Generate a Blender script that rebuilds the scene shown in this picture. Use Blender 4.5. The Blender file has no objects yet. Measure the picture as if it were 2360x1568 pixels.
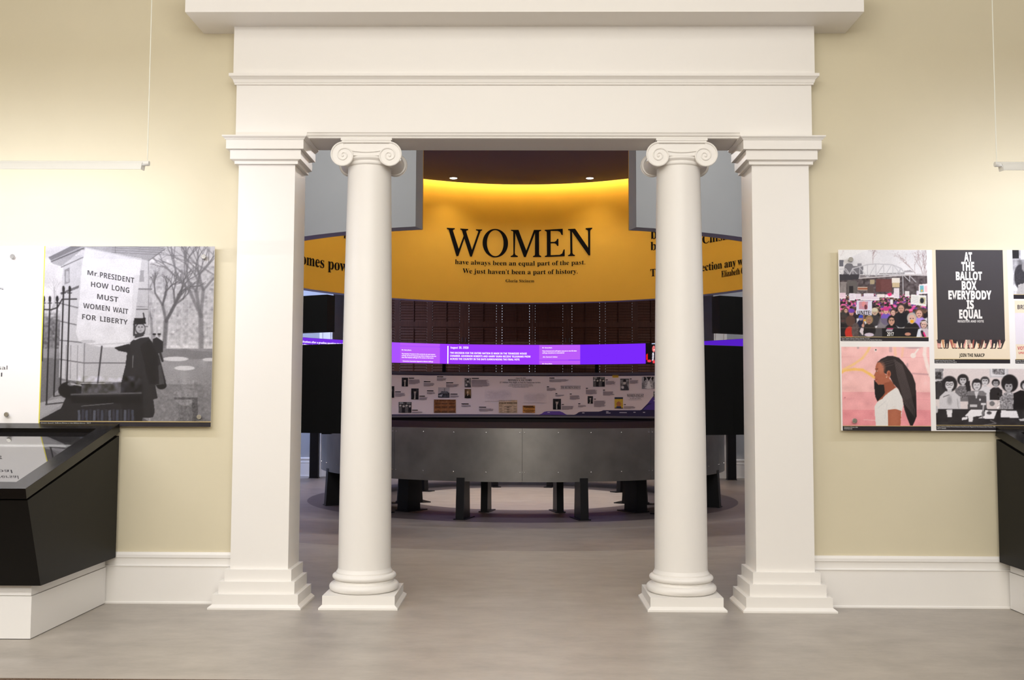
import bpy, bmesh, math, random
import numpy as np
from mathutils import Vector, Matrix
from mathutils.geometry import tessellate_polygon

SC = bpy.context.scene
COL = SC.collection
PI = math.pi
CY = 14.85                      # depth of the round room's centre; its axis stands at x = 0

# ------------------------------------------------------------------ camera, world, lights, exposure
cam_data = bpy.data.cameras.new('camera')
cam_data.sensor_width = 36.0
cam_data.lens = 36.0 * 2288.7 / 2360.0
cam_data.clip_start = 0.05
camera = bpy.data.objects.new('camera', cam_data)
COL.objects.link(camera)
SC.camera = camera
_p, _y, _r = 0.06318, 0.01118, 0.003786
_f = Vector((-math.sin(_y) * math.cos(_p), math.cos(_y) * math.cos(_p), math.sin(_p)))
_rt = Vector((math.cos(_y), math.sin(_y), 0.0))
_up = _rt.cross(_f)
_rt2 = _rt * math.cos(_r) + _up * math.sin(_r)
_up2 = _up * math.cos(_r) - _rt * math.sin(_r)
_m = Matrix((( _rt2.x, _up2.x, -_f.x), (_rt2.y, _up2.y, -_f.y), (_rt2.z, _up2.z, -_f.z)))
camera.matrix_world = Matrix.Translation((0.0056, 0.0, 1.4)) @ _m.to_4x4()

world = bpy.data.worlds.new('world')
SC.world = world
world.use_nodes = True
world.node_tree.nodes['Background'].inputs[0].default_value = (0.9, 0.93, 1.0, 1)
world.node_tree.nodes['Background'].inputs[1].default_value = 0.02

SC.view_settings.view_transform = 'Standard'
SC.view_settings.look = 'None'
SC.view_settings.exposure = 0.0
SC.view_settings.gamma = 1.0
SC.view_settings.use_curve_mapping = False

def area(name, loc, target, sx, sy, power, col, spread=0):
    l = bpy.data.lights.new(name, 'AREA')
    l.shape = 'RECTANGLE'; l.size = sx; l.size_y = sy; l.energy = power; l.color = col
    if spread: l.spread = math.radians(spread)
    o = bpy.data.objects.new(name, l)
    COL.objects.link(o)
    o.location = loc
    d = Vector(target) - Vector(loc)
    o.rotation_euler = d.to_track_quat('-Z', 'Y').to_euler()
    return o

WARM = (1.0, 0.982, 0.95)
area('room_light', (0, 3.0, 4.9), (0, 3.4, 0), 5.0, 2.4, 84, WARM)
area('tube_light', (-5.7, 2.0, 4.47), (-5.7, 2.0, 0), 6.4, 0.05, 215, WARM)
area('room_light', (0, -1.4, 4.1), (0, 7.0, 2.7), 7.0, 2.0, 332, WARM)
area('hall_light', (-3.2, 8.3, 5.9), (-2.4, 11.2, 2.6), 2.4, 0.8, 62, (1.0, 0.98, 0.95), 110)
area('hall_light', (3.2, 8.3, 5.9), (2.4, 11.2, 2.6), 2.4, 0.8, 60, (1.0, 0.98, 0.95), 110)
area('hall_light', (-5.2, 16.0, 5.0), (-3.5, 18.0, 1.0), 1.5, 1.5, 260, (0.52, 0.62, 1.0))
area('hall_light', (5.2, 16.0, 5.0), (3.5, 18.0, 1.0), 1.5, 1.5, 60, (0.95, 0.95, 1.0))
_l = bpy.data.lights.new('ring_fill', 'SPOT')  # added fill without a fixture, brightens the inside of the ring evenly
_l.energy = 370; _l.spot_size = math.radians(166); _l.spot_blend = 0.12; _l.color = (1.0, 0.95, 0.92); _l.shadow_soft_size = 0.25
_o = bpy.data.objects.new('ring_fill', _l); COL.objects.link(_o); _o.location = (0, CY, 5.5)
_l = bpy.data.lights.new('centre_fill', 'SPOT')  # added narrow fill that lightens the floor inside the table
_l.energy = 900; _l.spot_size = math.radians(44); _l.spot_blend = 0.3; _l.color = (1.0, 0.93, 0.92); _l.shadow_soft_size = 0.2
_o = bpy.data.objects.new('centre_fill', _l); COL.objects.link(_o); _o.location = (0, CY, 5.5)

# ------------------------------------------------------------------ colour and materials
def lin(c):
    out = []
    for v in c[:3]:
        v = v / 255.0
        out.append(v / 12.92 if v <= 0.04045 else ((v + 0.055) / 1.055) ** 2.4)
    return (out[0], out[1], out[2], 1.0)

MATS = {}
def mat(name, rgb, rough=0.5, metal=0.0, spec=0.5, noise=0.0, nscale=8.0, stretch=(1, 1, 1), bump=0.0, coat=0.0):
    """Principled material; a noise texture varies the colour by +-noise."""
    if name in MATS: return MATS[name]
    m = bpy.data.materials.new(name)
    m.use_nodes = True
    nt = m.node_tree
    b = nt.nodes['Principled BSDF']
    b.inputs['Base Color'].default_value = lin(rgb)
    b.inputs['Roughness'].default_value = rough
    b.inputs['Metallic'].default_value = metal
    b.inputs['Specular IOR Level'].default_value = spec
    b.inputs['Coat Weight'].default_value = coat
    if noise or bump:
        tc = nt.nodes.new('ShaderNodeTexCoord')
        mp = nt.nodes.new('ShaderNodeMapping')
        mp.inputs['Scale'].default_value = stretch
        nz = nt.nodes.new('ShaderNodeTexNoise')
        nz.inputs['Scale'].default_value = nscale
        nz.inputs['Detail'].default_value = 6
        nt.links.new(tc.outputs['Object'], mp.inputs['Vector'])
        nt.links.new(mp.outputs['Vector'], nz.inputs['Vector'])
        if noise:
            cr = nt.nodes.new('ShaderNodeValToRGB')
            base = lin(rgb)
            cr.color_ramp.elements[0].position = 0.25
            cr.color_ramp.elements[1].position = 0.75
            cr.color_ramp.elements[0].color = [max(0, c * (1 - noise)) for c in base[:3]] + [1]
            cr.color_ramp.elements[1].color = [min(1, c * (1 + noise)) for c in base[:3]] + [1]
            nt.links.new(nz.outputs['Fac'], cr.inputs['Fac'])
            nt.links.new(cr.outputs['Color'], b.inputs['Base Color'])
        if bump:
            bp = nt.nodes.new('ShaderNodeBump')
            bp.inputs['Strength'].default_value = bump
            bp.inputs['Distance'].default_value = 0.01
            nt.links.new(nz.outputs['Fac'], bp.inputs['Height'])
            nt.links.new(bp.outputs['Normal'], b.inputs['Normal'])
    MATS[name] = m
    return m

def emit(name, rgb, strength):
    if name in MATS: return MATS[name]
    m = bpy.data.materials.new(name)
    m.use_nodes = True
    nt = m.node_tree
    nt.nodes.remove(nt.nodes['Principled BSDF'])
    e = nt.nodes.new('ShaderNodeEmission')
    e.inputs['Color'].default_value = lin(rgb)
    e.inputs['Strength'].default_value = strength
    nt.links.new(e.outputs[0], nt.nodes['Material Output'].inputs['Surface'])
    MATS[name] = m
    return m

def clear_mat(name, ior=1.5):
    m = bpy.data.materials.new(name)
    m.use_nodes = True
    nt = m.node_tree
    nt.nodes.remove(nt.nodes['Principled BSDF'])
    fr = nt.nodes.new('ShaderNodeFresnel'); fr.inputs['IOR'].default_value = ior
    t = nt.nodes.new('ShaderNodeBsdfTransparent')
    g = nt.nodes.new('ShaderNodeBsdfGlossy'); g.inputs['Roughness'].default_value = 0.004
    mx = nt.nodes.new('ShaderNodeMixShader')
    ge = nt.nodes.new('ShaderNodeNewGeometry')
    iv = nt.nodes.new('ShaderNodeMath'); iv.operation = 'SUBTRACT'; iv.inputs[0].default_value = 1.0
    ml = nt.nodes.new('ShaderNodeMath'); ml.operation = 'MULTIPLY'
    nt.links.new(ge.outputs['Backfacing'], iv.inputs[1])
    nt.links.new(fr.outputs[0], ml.inputs[0]); nt.links.new(iv.outputs[0], ml.inputs[1])
    nt.links.new(ml.outputs[0], mx.inputs[0])
    nt.links.new(t.outputs[0], mx.inputs[1])
    nt.links.new(g.outputs[0], mx.inputs[2])
    nt.links.new(mx.outputs[0], nt.nodes['Material Output'].inputs['Surface'])
    return m

def print_mat(name, glow=0.0):
    m = bpy.data.materials.new(name)
    m.use_nodes = True
    nt = m.node_tree
    b = nt.nodes['Principled BSDF']
    a = nt.nodes.new('ShaderNodeAttribute'); a.attribute_name = 'ink'
    nt.links.new(a.outputs['Color'], b.inputs['Base Color'])
    b.inputs['Roughness'].default_value = 0.6
    b.inputs['Specular IOR Level'].default_value = 0.2
    if glow:
        nt.links.new(a.outputs['Color'], b.inputs['Emission Color'])
        b.inputs['Emission Strength'].default_value = glow
        b.inputs['Base Color'].default_value = (0, 0, 0, 1)
        nt.links.remove(b.inputs['Base Color'].links[0])
    return m

def floor_mat():
    m = bpy.data.materials.new('vinyl_floor')
    m.use_nodes = True
    nt = m.node_tree; N = nt.nodes; L = nt.links
    b = N['Principled BSDF']
    b.inputs['Roughness'].default_value = 0.42
    b.inputs['Specular IOR Level'].default_value = 0.35
    g = N.new('ShaderNodeNewGeometry')
    sub = N.new('ShaderNodeVectorMath'); sub.operation = 'SUBTRACT'
    sub.inputs[1].default_value = (0, CY, 0)
    ln = N.new('ShaderNodeVectorMath'); ln.operation = 'LENGTH'
    L.new(g.outputs['Position'], sub.inputs[0]); L.new(sub.outputs['Vector'], ln.inputs[0])
    dv = N.new('ShaderNodeMath'); dv.operation = 'DIVIDE'; dv.inputs[1].default_value = 10.0
    L.new(ln.outputs['Value'], dv.inputs[0])
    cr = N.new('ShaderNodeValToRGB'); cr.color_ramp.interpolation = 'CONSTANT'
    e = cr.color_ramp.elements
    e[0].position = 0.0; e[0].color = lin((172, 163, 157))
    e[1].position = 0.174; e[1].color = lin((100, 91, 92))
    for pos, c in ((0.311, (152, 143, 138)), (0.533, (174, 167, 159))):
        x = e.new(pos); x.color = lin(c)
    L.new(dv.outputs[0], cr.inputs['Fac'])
    mp = N.new('ShaderNodeMapping'); mp.inputs['Scale'].default_value = (1.0, 1.7, 1)
    nz = N.new('ShaderNodeTexNoise'); nz.inputs['Scale'].default_value = 2.6; nz.inputs['Detail'].default_value = 12
    nz.inputs['Roughness'].default_value = 0.7
    L.new(g.outputs['Position'], mp.inputs['Vector']); L.new(mp.outputs['Vector'], nz.inputs['Vector'])
    r2 = N.new('ShaderNodeValToRGB')
    r2.color_ramp.elements[0].position = 0.3; r2.color_ramp.elements[0].color = (0.80, 0.79, 0.78, 1)
    r2.color_ramp.elements[1].position = 0.7; r2.color_ramp.elements[1].color = (1.10, 1.09, 1.07, 1)
    L.new(nz.outputs['Fac'], r2.inputs['Fac'])
    mx = N.new('ShaderNodeMix'); mx.data_type = 'RGBA'; mx.blend_type = 'MULTIPLY'
    mx.inputs[0].default_value = 1.0
    L.new(cr.outputs['Color'], mx.inputs[6]); L.new(r2.outputs['Color'], mx.inputs[7])
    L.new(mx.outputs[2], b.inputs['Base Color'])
    return m

WALL = mat('khaki_wall_paint', (216, 206, 178), 0.7, spec=0.3, noise=0.015, nscale=3)
WHITE = mat('white_gloss_trim', (241, 237, 231), 0.42, spec=0.35, noise=0.008, nscale=2)
CEIL = mat('ceiling_paint', (232, 228, 218), 0.8)
GREY = mat('grey_wall_paint', (176, 178, 180), 0.75, spec=0.3, noise=0.02, nscale=3)
YELLOW = mat('yellow_ring_paint', (220, 170, 58), 0.6, spec=0.2, noise=0.02, nscale=4)
DARKCEIL = mat('dark_brown_ceiling', (84, 80, 104), 0.85)
INK = mat('black_vinyl_lettering', (12, 9, 8), 0.7, spec=0.08)
BLACK = mat('black_laminate', (17, 15, 14), 0.25, spec=0.25, noise=0.05, nscale=30)
BODYB = mat('black_cabinet', (15, 13, 11), 0.5, spec=0.2, noise=0.06, nscale=60)
MATTEBLACK = mat('matte_black', (11, 11, 12), 0.6, spec=0.3)
LEGB = mat('black_steel', (17, 17, 20), 0.4, spec=0.4)
STEEL = mat('brushed_steel_band', (138, 135, 132), 0.36, metal=0.8, noise=0.24, nscale=2.6)
STUD = mat('satin_stud', (205, 203, 198), 0.25, metal=0.9)
FRAMEG = mat('grey_metal_frame', (112, 110, 116), 0.45, metal=0.5)
BOARD = mat('white_print_board', (240, 236, 230), 0.6, spec=0.2)
CREAM = mat('cream_print', (238, 222, 196), 0.6, spec=0.2)
ACRYLIC = clear_mat('clear_acrylic', 1.42)
SIGNW = mat('white_print', (244, 240, 236), 0.6, spec=0.2)
STRIP = mat('charcoal_print', (44, 40, 46), 0.6, spec=0.2)
YLINE = mat('yellow_print_line', (226, 214, 60), 0.6)
GOLDLINE = mat('gold_print_line', (206, 178, 110), 0.6)
REDINK = mat('red_print', (206, 60, 70), 0.6)
GREYINK = mat('grey_print', (78, 74, 80), 0.7, spec=0.1)
PRINT = print_mat('photo_print')
WOOD = mat('dark_walnut', (90, 52, 34), 0.45, spec=0.3, noise=0.25, nscale=7, stretch=(6, 6, 0.6))
PENDW = mat('white_lamp_metal', (232, 231, 226), 0.35, spec=0.4)
CABLE = mat('white_cable', (225, 224, 210), 0.4)
TLBOARD = mat('lilac_white_print', (222, 206, 204), 0.6, spec=0.2)
TLTEXT = mat('timeline_grey_text', (156, 143, 146), 0.6)
PURP_D = mat('dark_purple_print', (36, 26, 66), 0.6)
PURP_M = mat('mid_purple_print', (74, 48, 132), 0.6)
PURP_L = mat('light_purple_print', (88, 56, 150), 0.6)
CARPET = mat('brown_carpet', (104, 86, 72), 0.95, spec=0.1, noise=0.5, nscale=160, bump=0.6)
GLASS = mat('dark_screen_glass', (30, 28, 29), 0.012, spec=1.0, coat=1.0)
LED_MID = emit('led_purple', (160, 60, 255), 1.0)
LED_LEFT = emit('led_purple_soft', (172, 84, 255), 1.0)
LED_RIGHT = emit('led_violet', (124, 42, 252), 1.0)
LED_FARL = emit('led_purple_side', (118, 48, 228), 1.0)
LED_FARR = emit('led_indigo', (86, 32, 196), 1.0)
LED_CARD = emit('led_orchid_card', (188, 92, 250), 1.0)
LED_TEXT = emit('led_white', (255, 248, 255), 1.3)
LED_DARK = emit('led_black', (6, 4, 8), 1.0)
LEDPIC = print_mat('led_picture', 1.0)
LAMPGLOW = emit('lamp_glow', (230, 235, 255), 86.0)
DOWNGLOW = emit('downlight_glow', (255, 246, 232), 14.0)
DAY = emit('daylight_glow', (226, 236, 255), 1.6)

# ------------------------------------------------------------------ mesh helpers
def link(o): COL.objects.link(o); return o

def empty(name, loc, label=None, cat=None, group=None):
    o = bpy.data.objects.new(name, None)
    o.empty_display_size = 0.1
    o.location = loc
    link(o)
    tag(o, label, cat, group)
    return o

def tag(o, label=None, cat=None, group=None, kind=None):
    if label: o['label'] = label
    if cat: o['category'] = cat
    if group: o['group'] = group
    if kind: o['kind'] = kind
    return o

def origin(o):
    v = Vector((0, 0, 0))
    while o is not None:
        v += Vector(o.location); o = o.parent
    return v

class MB:
    def __init__(s): s.v = []; s.f = []
    def add(s, verts, faces):
        n = len(s.v)
        s.v += [tuple(v) for v in verts]
        s.f += [tuple(i + n for i in f) for f in faces]
        return s
    def box(s, x0, x1, y0, y1, z0, z1):
        return s.add([(x0, y0, z0), (x1, y0, z0), (x1, y1, z0), (x0, y1, z0), (x0, y0, z1), (x1, y0, z1), (x1, y1, z1), (x0, y1, z1)],
                     [(0, 3, 2, 1), (4, 5, 6, 7), (0, 1, 5, 4), (1, 2, 6, 5), (2, 3, 7, 6), (3, 0, 4, 7)])
    def hexa(s, bottom, top):
        return s.add(list(bottom) + list(top), [(0, 3, 2, 1), (4, 5, 6, 7), (0, 1, 5, 4), (1, 2, 6, 5), (2, 3, 7, 6), (3, 0, 4, 7)])
    def prism(s, pts, lo, hi, axis='x'):
        """polygon pts (2D) extruded along axis; x: (y,z), y: (x,z), z: (x,y)"""
        def P(p, t):
            return (t, p[0], p[1]) if axis == 'x' else (p[0], t, p[1]) if axis == 'y' else (p[0], p[1], t)
        n = len(pts)
        tris = tessellate_polygon([[Vector((p[0], p[1], 0)) for p in pts]])
        f = [tuple(reversed(t)) for t in tris] + [tuple(i + n for i in t) for t in tris]
        f += [(i, (i + 1) % n, (i + 1) % n + n, i + n) for i in range(n)]
        return s.add([P(p, lo) for p in pts] + [P(p, hi) for p in pts], f)
    def lathe(s, prof, cx, cy, seg=48, axis='z', off=0.0):
        """prof: list of (r, h); axis z (centre cx,cy) or y (centre cx, z=cy)"""
        vs = []; n = len(prof)
        for k in range(seg):
            a = 2 * PI * k / seg
            for r, h in prof:
                if axis == 'z': vs.append((cx + r * math.cos(a), cy + r * math.sin(a), h))
                elif axis == 'y': vs.append((cx + r * math.cos(a), h, cy + r * math.sin(a)))
                else: vs.append((h, cx + r * math.cos(a), cy + r * math.sin(a)))
        fs = []
        for k in range(seg):
            k2 = (k + 1) % seg
            for i in range(n - 1):
                fs.append((k * n + i, k2 * n + i, k2 * n + i + 1, k * n + i + 1))
        if prof[0][0] > 1e-6: fs.append(tuple(k * n for k in range(seg)))
        if prof[-1][0] > 1e-6: fs.append(tuple(k * n + n - 1 for k in range(seg)))
        return s.add(vs, fs)
    def tube(s, pts, r, seg=8):
        pts = [Vector(p) for p in pts]
        rs = r if isinstance(r, (list, tuple)) else [r] * len(pts)
        vs = []; prev = None
        for i, p in enumerate(pts):
            t = (pts[min(i + 1, len(pts) - 1)] - pts[max(i - 1, 0)]).normalized()
            if prev is None:
                a = Vector((0, 0, 1)) if abs(t.z) < 0.9 else Vector((1, 0, 0))
                n = t.cross(a).normalized()
            else:
                n = (prev - t * prev.dot(t)).normalized()
            prev = n; b = t.cross(n)
            for k in range(seg):
                a = 2 * PI * k / seg
                vs.append(p + (n * math.cos(a) + b * math.sin(a)) * rs[i])
        m = len(pts); fs = []
        for i in range(m - 1):
            for k in range(seg):
                k2 = (k + 1) % seg
                fs.append((i * seg + k, i * seg + k2, (i + 1) * seg + k2, (i + 1) * seg + k))
        fs.append(tuple(range(seg - 1, -1, -1))); fs.append(tuple((m - 1) * seg + k for k in range(seg)))
        return s.add(vs, fs)
    def arc(s, r0, r1, z0, z1, a0, a1, n=None, z0b=None, z1b=None):
        """solid ring piece about the round room's axis; angles in degrees from the far side (+y), clockwise.
        z0b/z1b: heights at the inner radius r0 when they differ"""
        n = n or max(2, int(abs(a1 - a0) / 2.5))
        full = abs(a1 - a0) >= 359.9
        z0b = z0 if z0b is None else z0b; z1b = z1 if z1b is None else z1b
        vs = []
        m = n if full else n + 1
        for i in range(m):
            a = math.radians(a0 + (a1 - a0) * i / n)
            sn, cs = math.sin(a), math.cos(a)
            for r, z in ((r0, z0b), (r1, z0), (r1, z1), (r0, z1b)):
                vs.append((r * sn, CY + r * cs, z))
        fs = []
        for i in range(n):
            j = (i + 1) % m
            for k in range(4):
                k2 = (k + 1) % 4
                fs.append((i * 4 + k, j * 4 + k, j * 4 + k2, i * 4 + k2))
        if not full:
            fs.append((0, 1, 2, 3)); fs.append((n * 4 + 3, n * 4 + 2, n * 4 + 1, n * 4))
        return s.add(vs, fs)
    def build(s, name, material, parent=None, smooth=False, bevel=0.0):
        org = origin(parent) if parent is not None else Vector((0, 0, 0))
        me = bpy.data.meshes.new(name)
        me.from_pydata([(v[0] - org.x, v[1] - org.y, v[2] - org.z) for v in s.v], [], s.f)
        bm = bmesh.new(); bm.from_mesh(me)
        bmesh.ops.recalc_face_normals(bm, faces=bm.faces)
        if bevel:
            es = [e for e in bm.edges if len(e.link_faces) == 2 and e.calc_face_angle(0) > 0.6]
            bmesh.ops.bevel(bm, geom=es, offset=bevel, segments=2, profile=0.5, affect='EDGES')
        if smooth:
            for f in bm.faces: f.smooth = True
        bm.to_mesh(me); bm.free()
        if smooth:
            me.set_sharp_from_angle(angle=math.radians(38))
        me.materials.append(material)
        o = bpy.data.objects.new(name, me); link(o)
        if parent is not None: o.parent = parent
        return o

def struct(name, mb, material, label=None, **k):
    o = mb.build(name, material, **k)
    o['kind'] = 'structure'
    if label: o['label'] = label
    return o

def copy_tree(o, loc=None, parent=None):
    c = o.copy(); COL.objects.link(c)
    if parent is not None: c.parent = parent
    if loc is not None: c.location = loc
    for ch in list(o.children): copy_tree(ch, None, c)
    return c

# ------------------------------------------------------------------ lettering
def serif(s):
    out = ''
    for ch in s:
        if 'A' <= ch <= 'Z': out += chr(0x1D400 + ord(ch) - 65)
        elif 'a' <= ch <= 'z': out += chr(0x1D41A + ord(ch) - 97)
        elif '0' <= ch <= '9': out += chr(0x1D7CE + ord(ch) - 48)
        else: out += ch
    return out
def bold(s):
    out = ''
    for ch in s:
        if 'A' <= ch <= 'Z': out += chr(0x1D5D4 + ord(ch) - 65)
        elif 'a' <= ch <= 'z': out += chr(0x1D5EE + ord(ch) - 97)
        elif '0' <= ch <= '9': out += chr(0x1D7EC + ord(ch) - 48)
        else: out += ch
    return out
_cap = {}
def text_mesh(s, style, thick=0.0):
    c = bpy.data.curves.new('lettering', 'FONT')
    c.body = {'serif': serif, 'bold': bold, 'sans': str}[style](s)
    c.offset = thick
    c.resolution_u = 3
    o = bpy.data.objects.new('lettering', c)
    COL.objects.link(o)
    me = bpy.data.meshes.new_from_object(o)
    bpy.data.objects.remove(o); bpy.data.curves.remove(c)
    return me
def text2d(s, style, x0, x1, zb, h, thick=0.0):
    """triangles of a line of lettering fitted between x0 and x1, baseline zb, capital height h -> (verts2d, faces)"""
    if (style, thick) not in _cap:
        m = text_mesh('H', style, thick)
        zs = [v.co.y for v in m.vertices]
        _cap[(style, thick)] = (min(zs), max(zs)); bpy.data.meshes.remove(m)
    lo, hi = _cap[(style, thick)]
    m = text_mesh(s, style, thick)
    xs = [v.co.x for v in m.vertices]
    a, b = min(xs), max(xs)
    sx = (x1 - x0) / (b - a) if x1 is not None else h / (hi - lo)
    sz = h / (hi - lo)
    vs = [(x0 + (v.co.x - a) * sx, zb + (v.co.y - lo) * sz) for v in m.vertices]
    fs = [tuple(p.vertices) for p in m.polygons]
    bpy.data.meshes.remove(m)
    return vs, fs
def raw_build(name, verts, faces, material, parent):
    org = origin(parent)
    me = bpy.data.meshes.new(name)
    me.from_pydata([(v[0] - org.x, v[1] - org.y, v[2] - org.z) for v in verts], [], faces)
    me.materials.append(material)
    o = bpy.data.objects.new(name, me); link(o); o.parent = parent
    return o
def lines_build(name, lines, material, parent, wrap):
    for ln in lines:                                    # every line of lettering is a part of its own
        v, f = text2d(*ln)
        raw_build(name, [wrap(*p) for p in v], f, material, parent)
def cylwrap(R):
    return lambda u, z: (R * math.sin(u / R), CY + R * math.cos(u / R), z)
def flatwrap(Y):
    return lambda x, z: (x, Y, z)
def patch(name, R, u0, u1, z0, z1, material, parent, n=None):
    n = n or max(1, int(abs(u1 - u0) / 0.12))
    w = cylwrap(R)
    V = []
    for i in range(n + 1):
        u = u0 + (u1 - u0) * i / n
        V += [w(u, z0), w(u, z1)]
    return raw_build(name, V, [(2 * i, 2 * i + 2, 2 * i + 3, 2 * i + 1) for i in range(n)], material, parent)
def poly_patch(name, polys, material, parent, wrap):
    V = []; F = []
    for loops in polys:
        flat = [p for l in loops for p in l]
        tris = tessellate_polygon([[Vector((p[0], p[1], 0)) for p in l] for l in loops])
        n = len(V)
        V += [wrap(*p) for p in flat]
        F += [tuple(i + n for i in t) for t in tris]
    return raw_build(name, V, F, material, parent)

# ------------------------------------------------------------------ printed pictures: ink values on a fine mesh grid
class Canvas:
    """w x h ink grid; picture coordinates run inside the quad tl,tr,bl,br of a working frame"""
    def __init__(s, w, h, tl, tr, bl, br, bg, seed=1):
        s.w, s.h = w, h
        v, u = np.mgrid[0:h, 0:w]
        u = (u + 0.5) / w; v = (v + 0.5) / h
        xl = tl[0] + (bl[0] - tl[0]) * v; xr = tr[0] + (br[0] - tr[0]) * v
        s.X = xl + (xr - xl) * u
        yt = tl[1] + (tr[1] - tl[1]) * u; yb = bl[1] + (br[1] - bl[1]) * u
        s.Y = yt + (yb - yt) * v
        s.c = np.zeros((h, w, 3)) + np.array(bg, float)
        s.rng = np.random.default_rng(seed)
    def blend(s, mask, col, a=1.0):
        m = (mask * a)[..., None]
        s.c = s.c * (1 - m) + np.array(col, float) * m
    def poly(s, pts, col, a=1.0):
        X, Y = s.X, s.Y
        inside = np.zeros(X.shape, bool)
        n = len(pts)
        for i in range(n):
            x0, y0 = pts[i]; x1, y1 = pts[(i + 1) % n]
            if y0 == y1: continue
            c = (Y >= min(y0, y1)) & (Y < max(y0, y1))
            xi = x0 + (Y - y0) * (x1 - x0) / (y1 - y0)
            inside ^= c & (X < xi)
        s.blend(inside.astype(float), col, a)
    def rect(s, x0, y0, x1, y1, col, a=1.0):
        s.blend(((s.X >= x0) & (s.X < x1) & (s.Y >= y0) & (s.Y < y1)).astype(float), col, a)
    def ell(s, cx, cy, rx, ry, col, a=1.0, soft=0.12):
        d = np.sqrt(((s.X - cx) / rx) ** 2 + ((s.Y - cy) / ry) ** 2)
        s.blend(np.clip((1 - d) / soft + 0.5, 0, 1), col, a)
    def line(s, pts, wd, col, a=1.0):
        for (x0, y0), (x1, y1) in zip(pts, pts[1:]):
            dx, dy = x1 - x0, y1 - y0
            t = np.clip(((s.X - x0) * dx + (s.Y - y0) * dy) / (dx * dx + dy * dy + 1e-9), 0, 1)
            d = np.hypot(s.X - x0 - t * dx, s.Y - y0 - t * dy)
            s.blend(np.clip((wd / 2 - d) / (wd * 0.35) + 0.5, 0, 1), col, a)
    def mottle(s, x0, y0, x1, y1, cell, amount, tint=(1, 1, 1)):
        gw, gh = int(abs(x1 - x0) / cell) + 3, int(abs(y1 - y0) / cell) + 3
        g = s.rng.normal(0, 1, (gh, gw))
        fx = np.clip((s.X - x0) / cell, 0, gw - 2.001); fy = np.clip((s.Y - y0) / cell, 0, gh - 2.001)
        ix, iy = fx.astype(int), fy.astype(int); fx -= ix; fy -= iy
        n = g[iy, ix] * (1 - fx) * (1 - fy) + g[iy, ix + 1] * fx * (1 - fy) + g[iy + 1, ix] * (1 - fx) * fy + g[iy + 1, ix + 1] * fx * fy
        m = ((s.X >= x0) & (s.X < x1) & (s.Y >= y0) & (s.Y < y1))
        s.c = s.c + (n * m * amount)[..., None] * np.array(tint)
    def tree(s, x, y, ang, ln, wd, col, depth, a=0.8):
        if depth == 0: return
        x2, y2 = x + ln * math.cos(ang), y - ln * math.sin(ang)
        s.line([(x, y), (x2, y2)], wd, col, a)
        for k in range(2 if depth < 5 else 3):
            s.tree(x2, y2, ang + s.rng.uniform(-0.65, 0.65), ln * s.rng.uniform(0.62, 0.85), wd * 0.66, col, depth - 1, a)
    def blur(s, k=1):
        for _ in range(k):
            p = np.pad(s.c, ((1, 1), (1, 1), (0, 0)), 'edge')
            s.c = (p[1:-1, 1:-1] * 4 + p[:-2, 1:-1] + p[2:, 1:-1] + p[1:-1, :-2] + p[1:-1, 2:]) / 8
    def build(s, name, parent, x0, z0, x1, z1, wrap, grain=4, material=None):
        c = s.c + s.rng.normal(0, grain, s.c.shape[:2])[..., None]
        c = np.clip(c, 0, 255) / 255.0
        c = np.where(c <= 0.04045, c / 12.92, ((c + 0.055) / 1.055) ** 2.4)
        org = origin(parent)
        w, h = s.w, s.h
        vs = []
        for j in range(h):
            z = z1 + (z0 - z1) * j / (h - 1)
            for i in range(w):
                p = wrap(x0 + (x1 - x0) * i / (w - 1), z)
                vs.append((p[0] - org.x, p[1] - org.y, p[2] - org.z))
        me = bpy.data.meshes.new(name)
        idx = np.arange(w * h).reshape(h, w)
        q = np.stack([idx[1:, :-1], idx[1:, 1:], idx[:-1, 1:], idx[:-1, :-1]], -1).reshape(-1, 4)
        me.vertices.add(len(vs)); me.vertices.foreach_set('co', np.array(vs, np.float32).ravel())
        me.loops.add(q.size); me.loops.foreach_set('vertex_index', q.ravel().astype(np.int32))
        me.polygons.add(len(q)); me.polygons.foreach_set('loop_start', np.arange(0, q.size, 4, dtype=np.int32))
        me.polygons.foreach_set('loop_total', np.full(len(q), 4, np.int32))
        me.update(calc_edges=True)
        at = me.color_attributes.new('ink', 'FLOAT_COLOR', 'POINT')
        at.data.foreach_set('color', np.concatenate([c.reshape(-1, 3), np.ones((w * h, 1))], 1).astype(np.float32).ravel())
        me.materials.append(material or PRINT)
        o = bpy.data.objects.new(name, me); link(o); o.parent = parent
        return o

# ================================================================== THE SETTING
WY0, WY1 = 6.985, 7.22          # front wall: room side, round-room side
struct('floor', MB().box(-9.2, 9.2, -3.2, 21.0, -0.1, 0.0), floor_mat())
tag(MB().box(-9.0, 9.0, -3.0, 5.079, 0.0005, 0.004).build('carpet', CARPET),
    'brown looped carpet edge along the bottom of the picture', 'carpet', kind='structure')
struct('wall_front_left', MB().box(-9.0, -2.002, WY0, WY1, 0, 5.2), WALL)
struct('wall_front_right', MB().box(2.002, 9.0, WY0, WY1, 0, 5.2), WALL)
struct('wall_front_top', MB().box(-2.002, 2.002, WY0, WY1, 3.46, 5.2), WALL)
struct('trim_3', MB().box(-2.002, 2.002, WY0 + 0.0005, WY1, 3.2585, 3.46), WHITE)
struct('wall_left', MB().box(-9.2, -9.0, -3.2, WY1, 0, 5.2), WALL)
struct('wall_right', MB().box(9.0, 9.2, -3.2, WY1, 0, 5.2), WALL)
struct('wall_back', MB().box(-9.0, 9.0, -3.2, -3.0, 0, 5.2), WALL)
struct('ceiling', MB().box(-9.2, 9.2, -3.2, WY1, 5.2, 5.3), CEIL)

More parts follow.
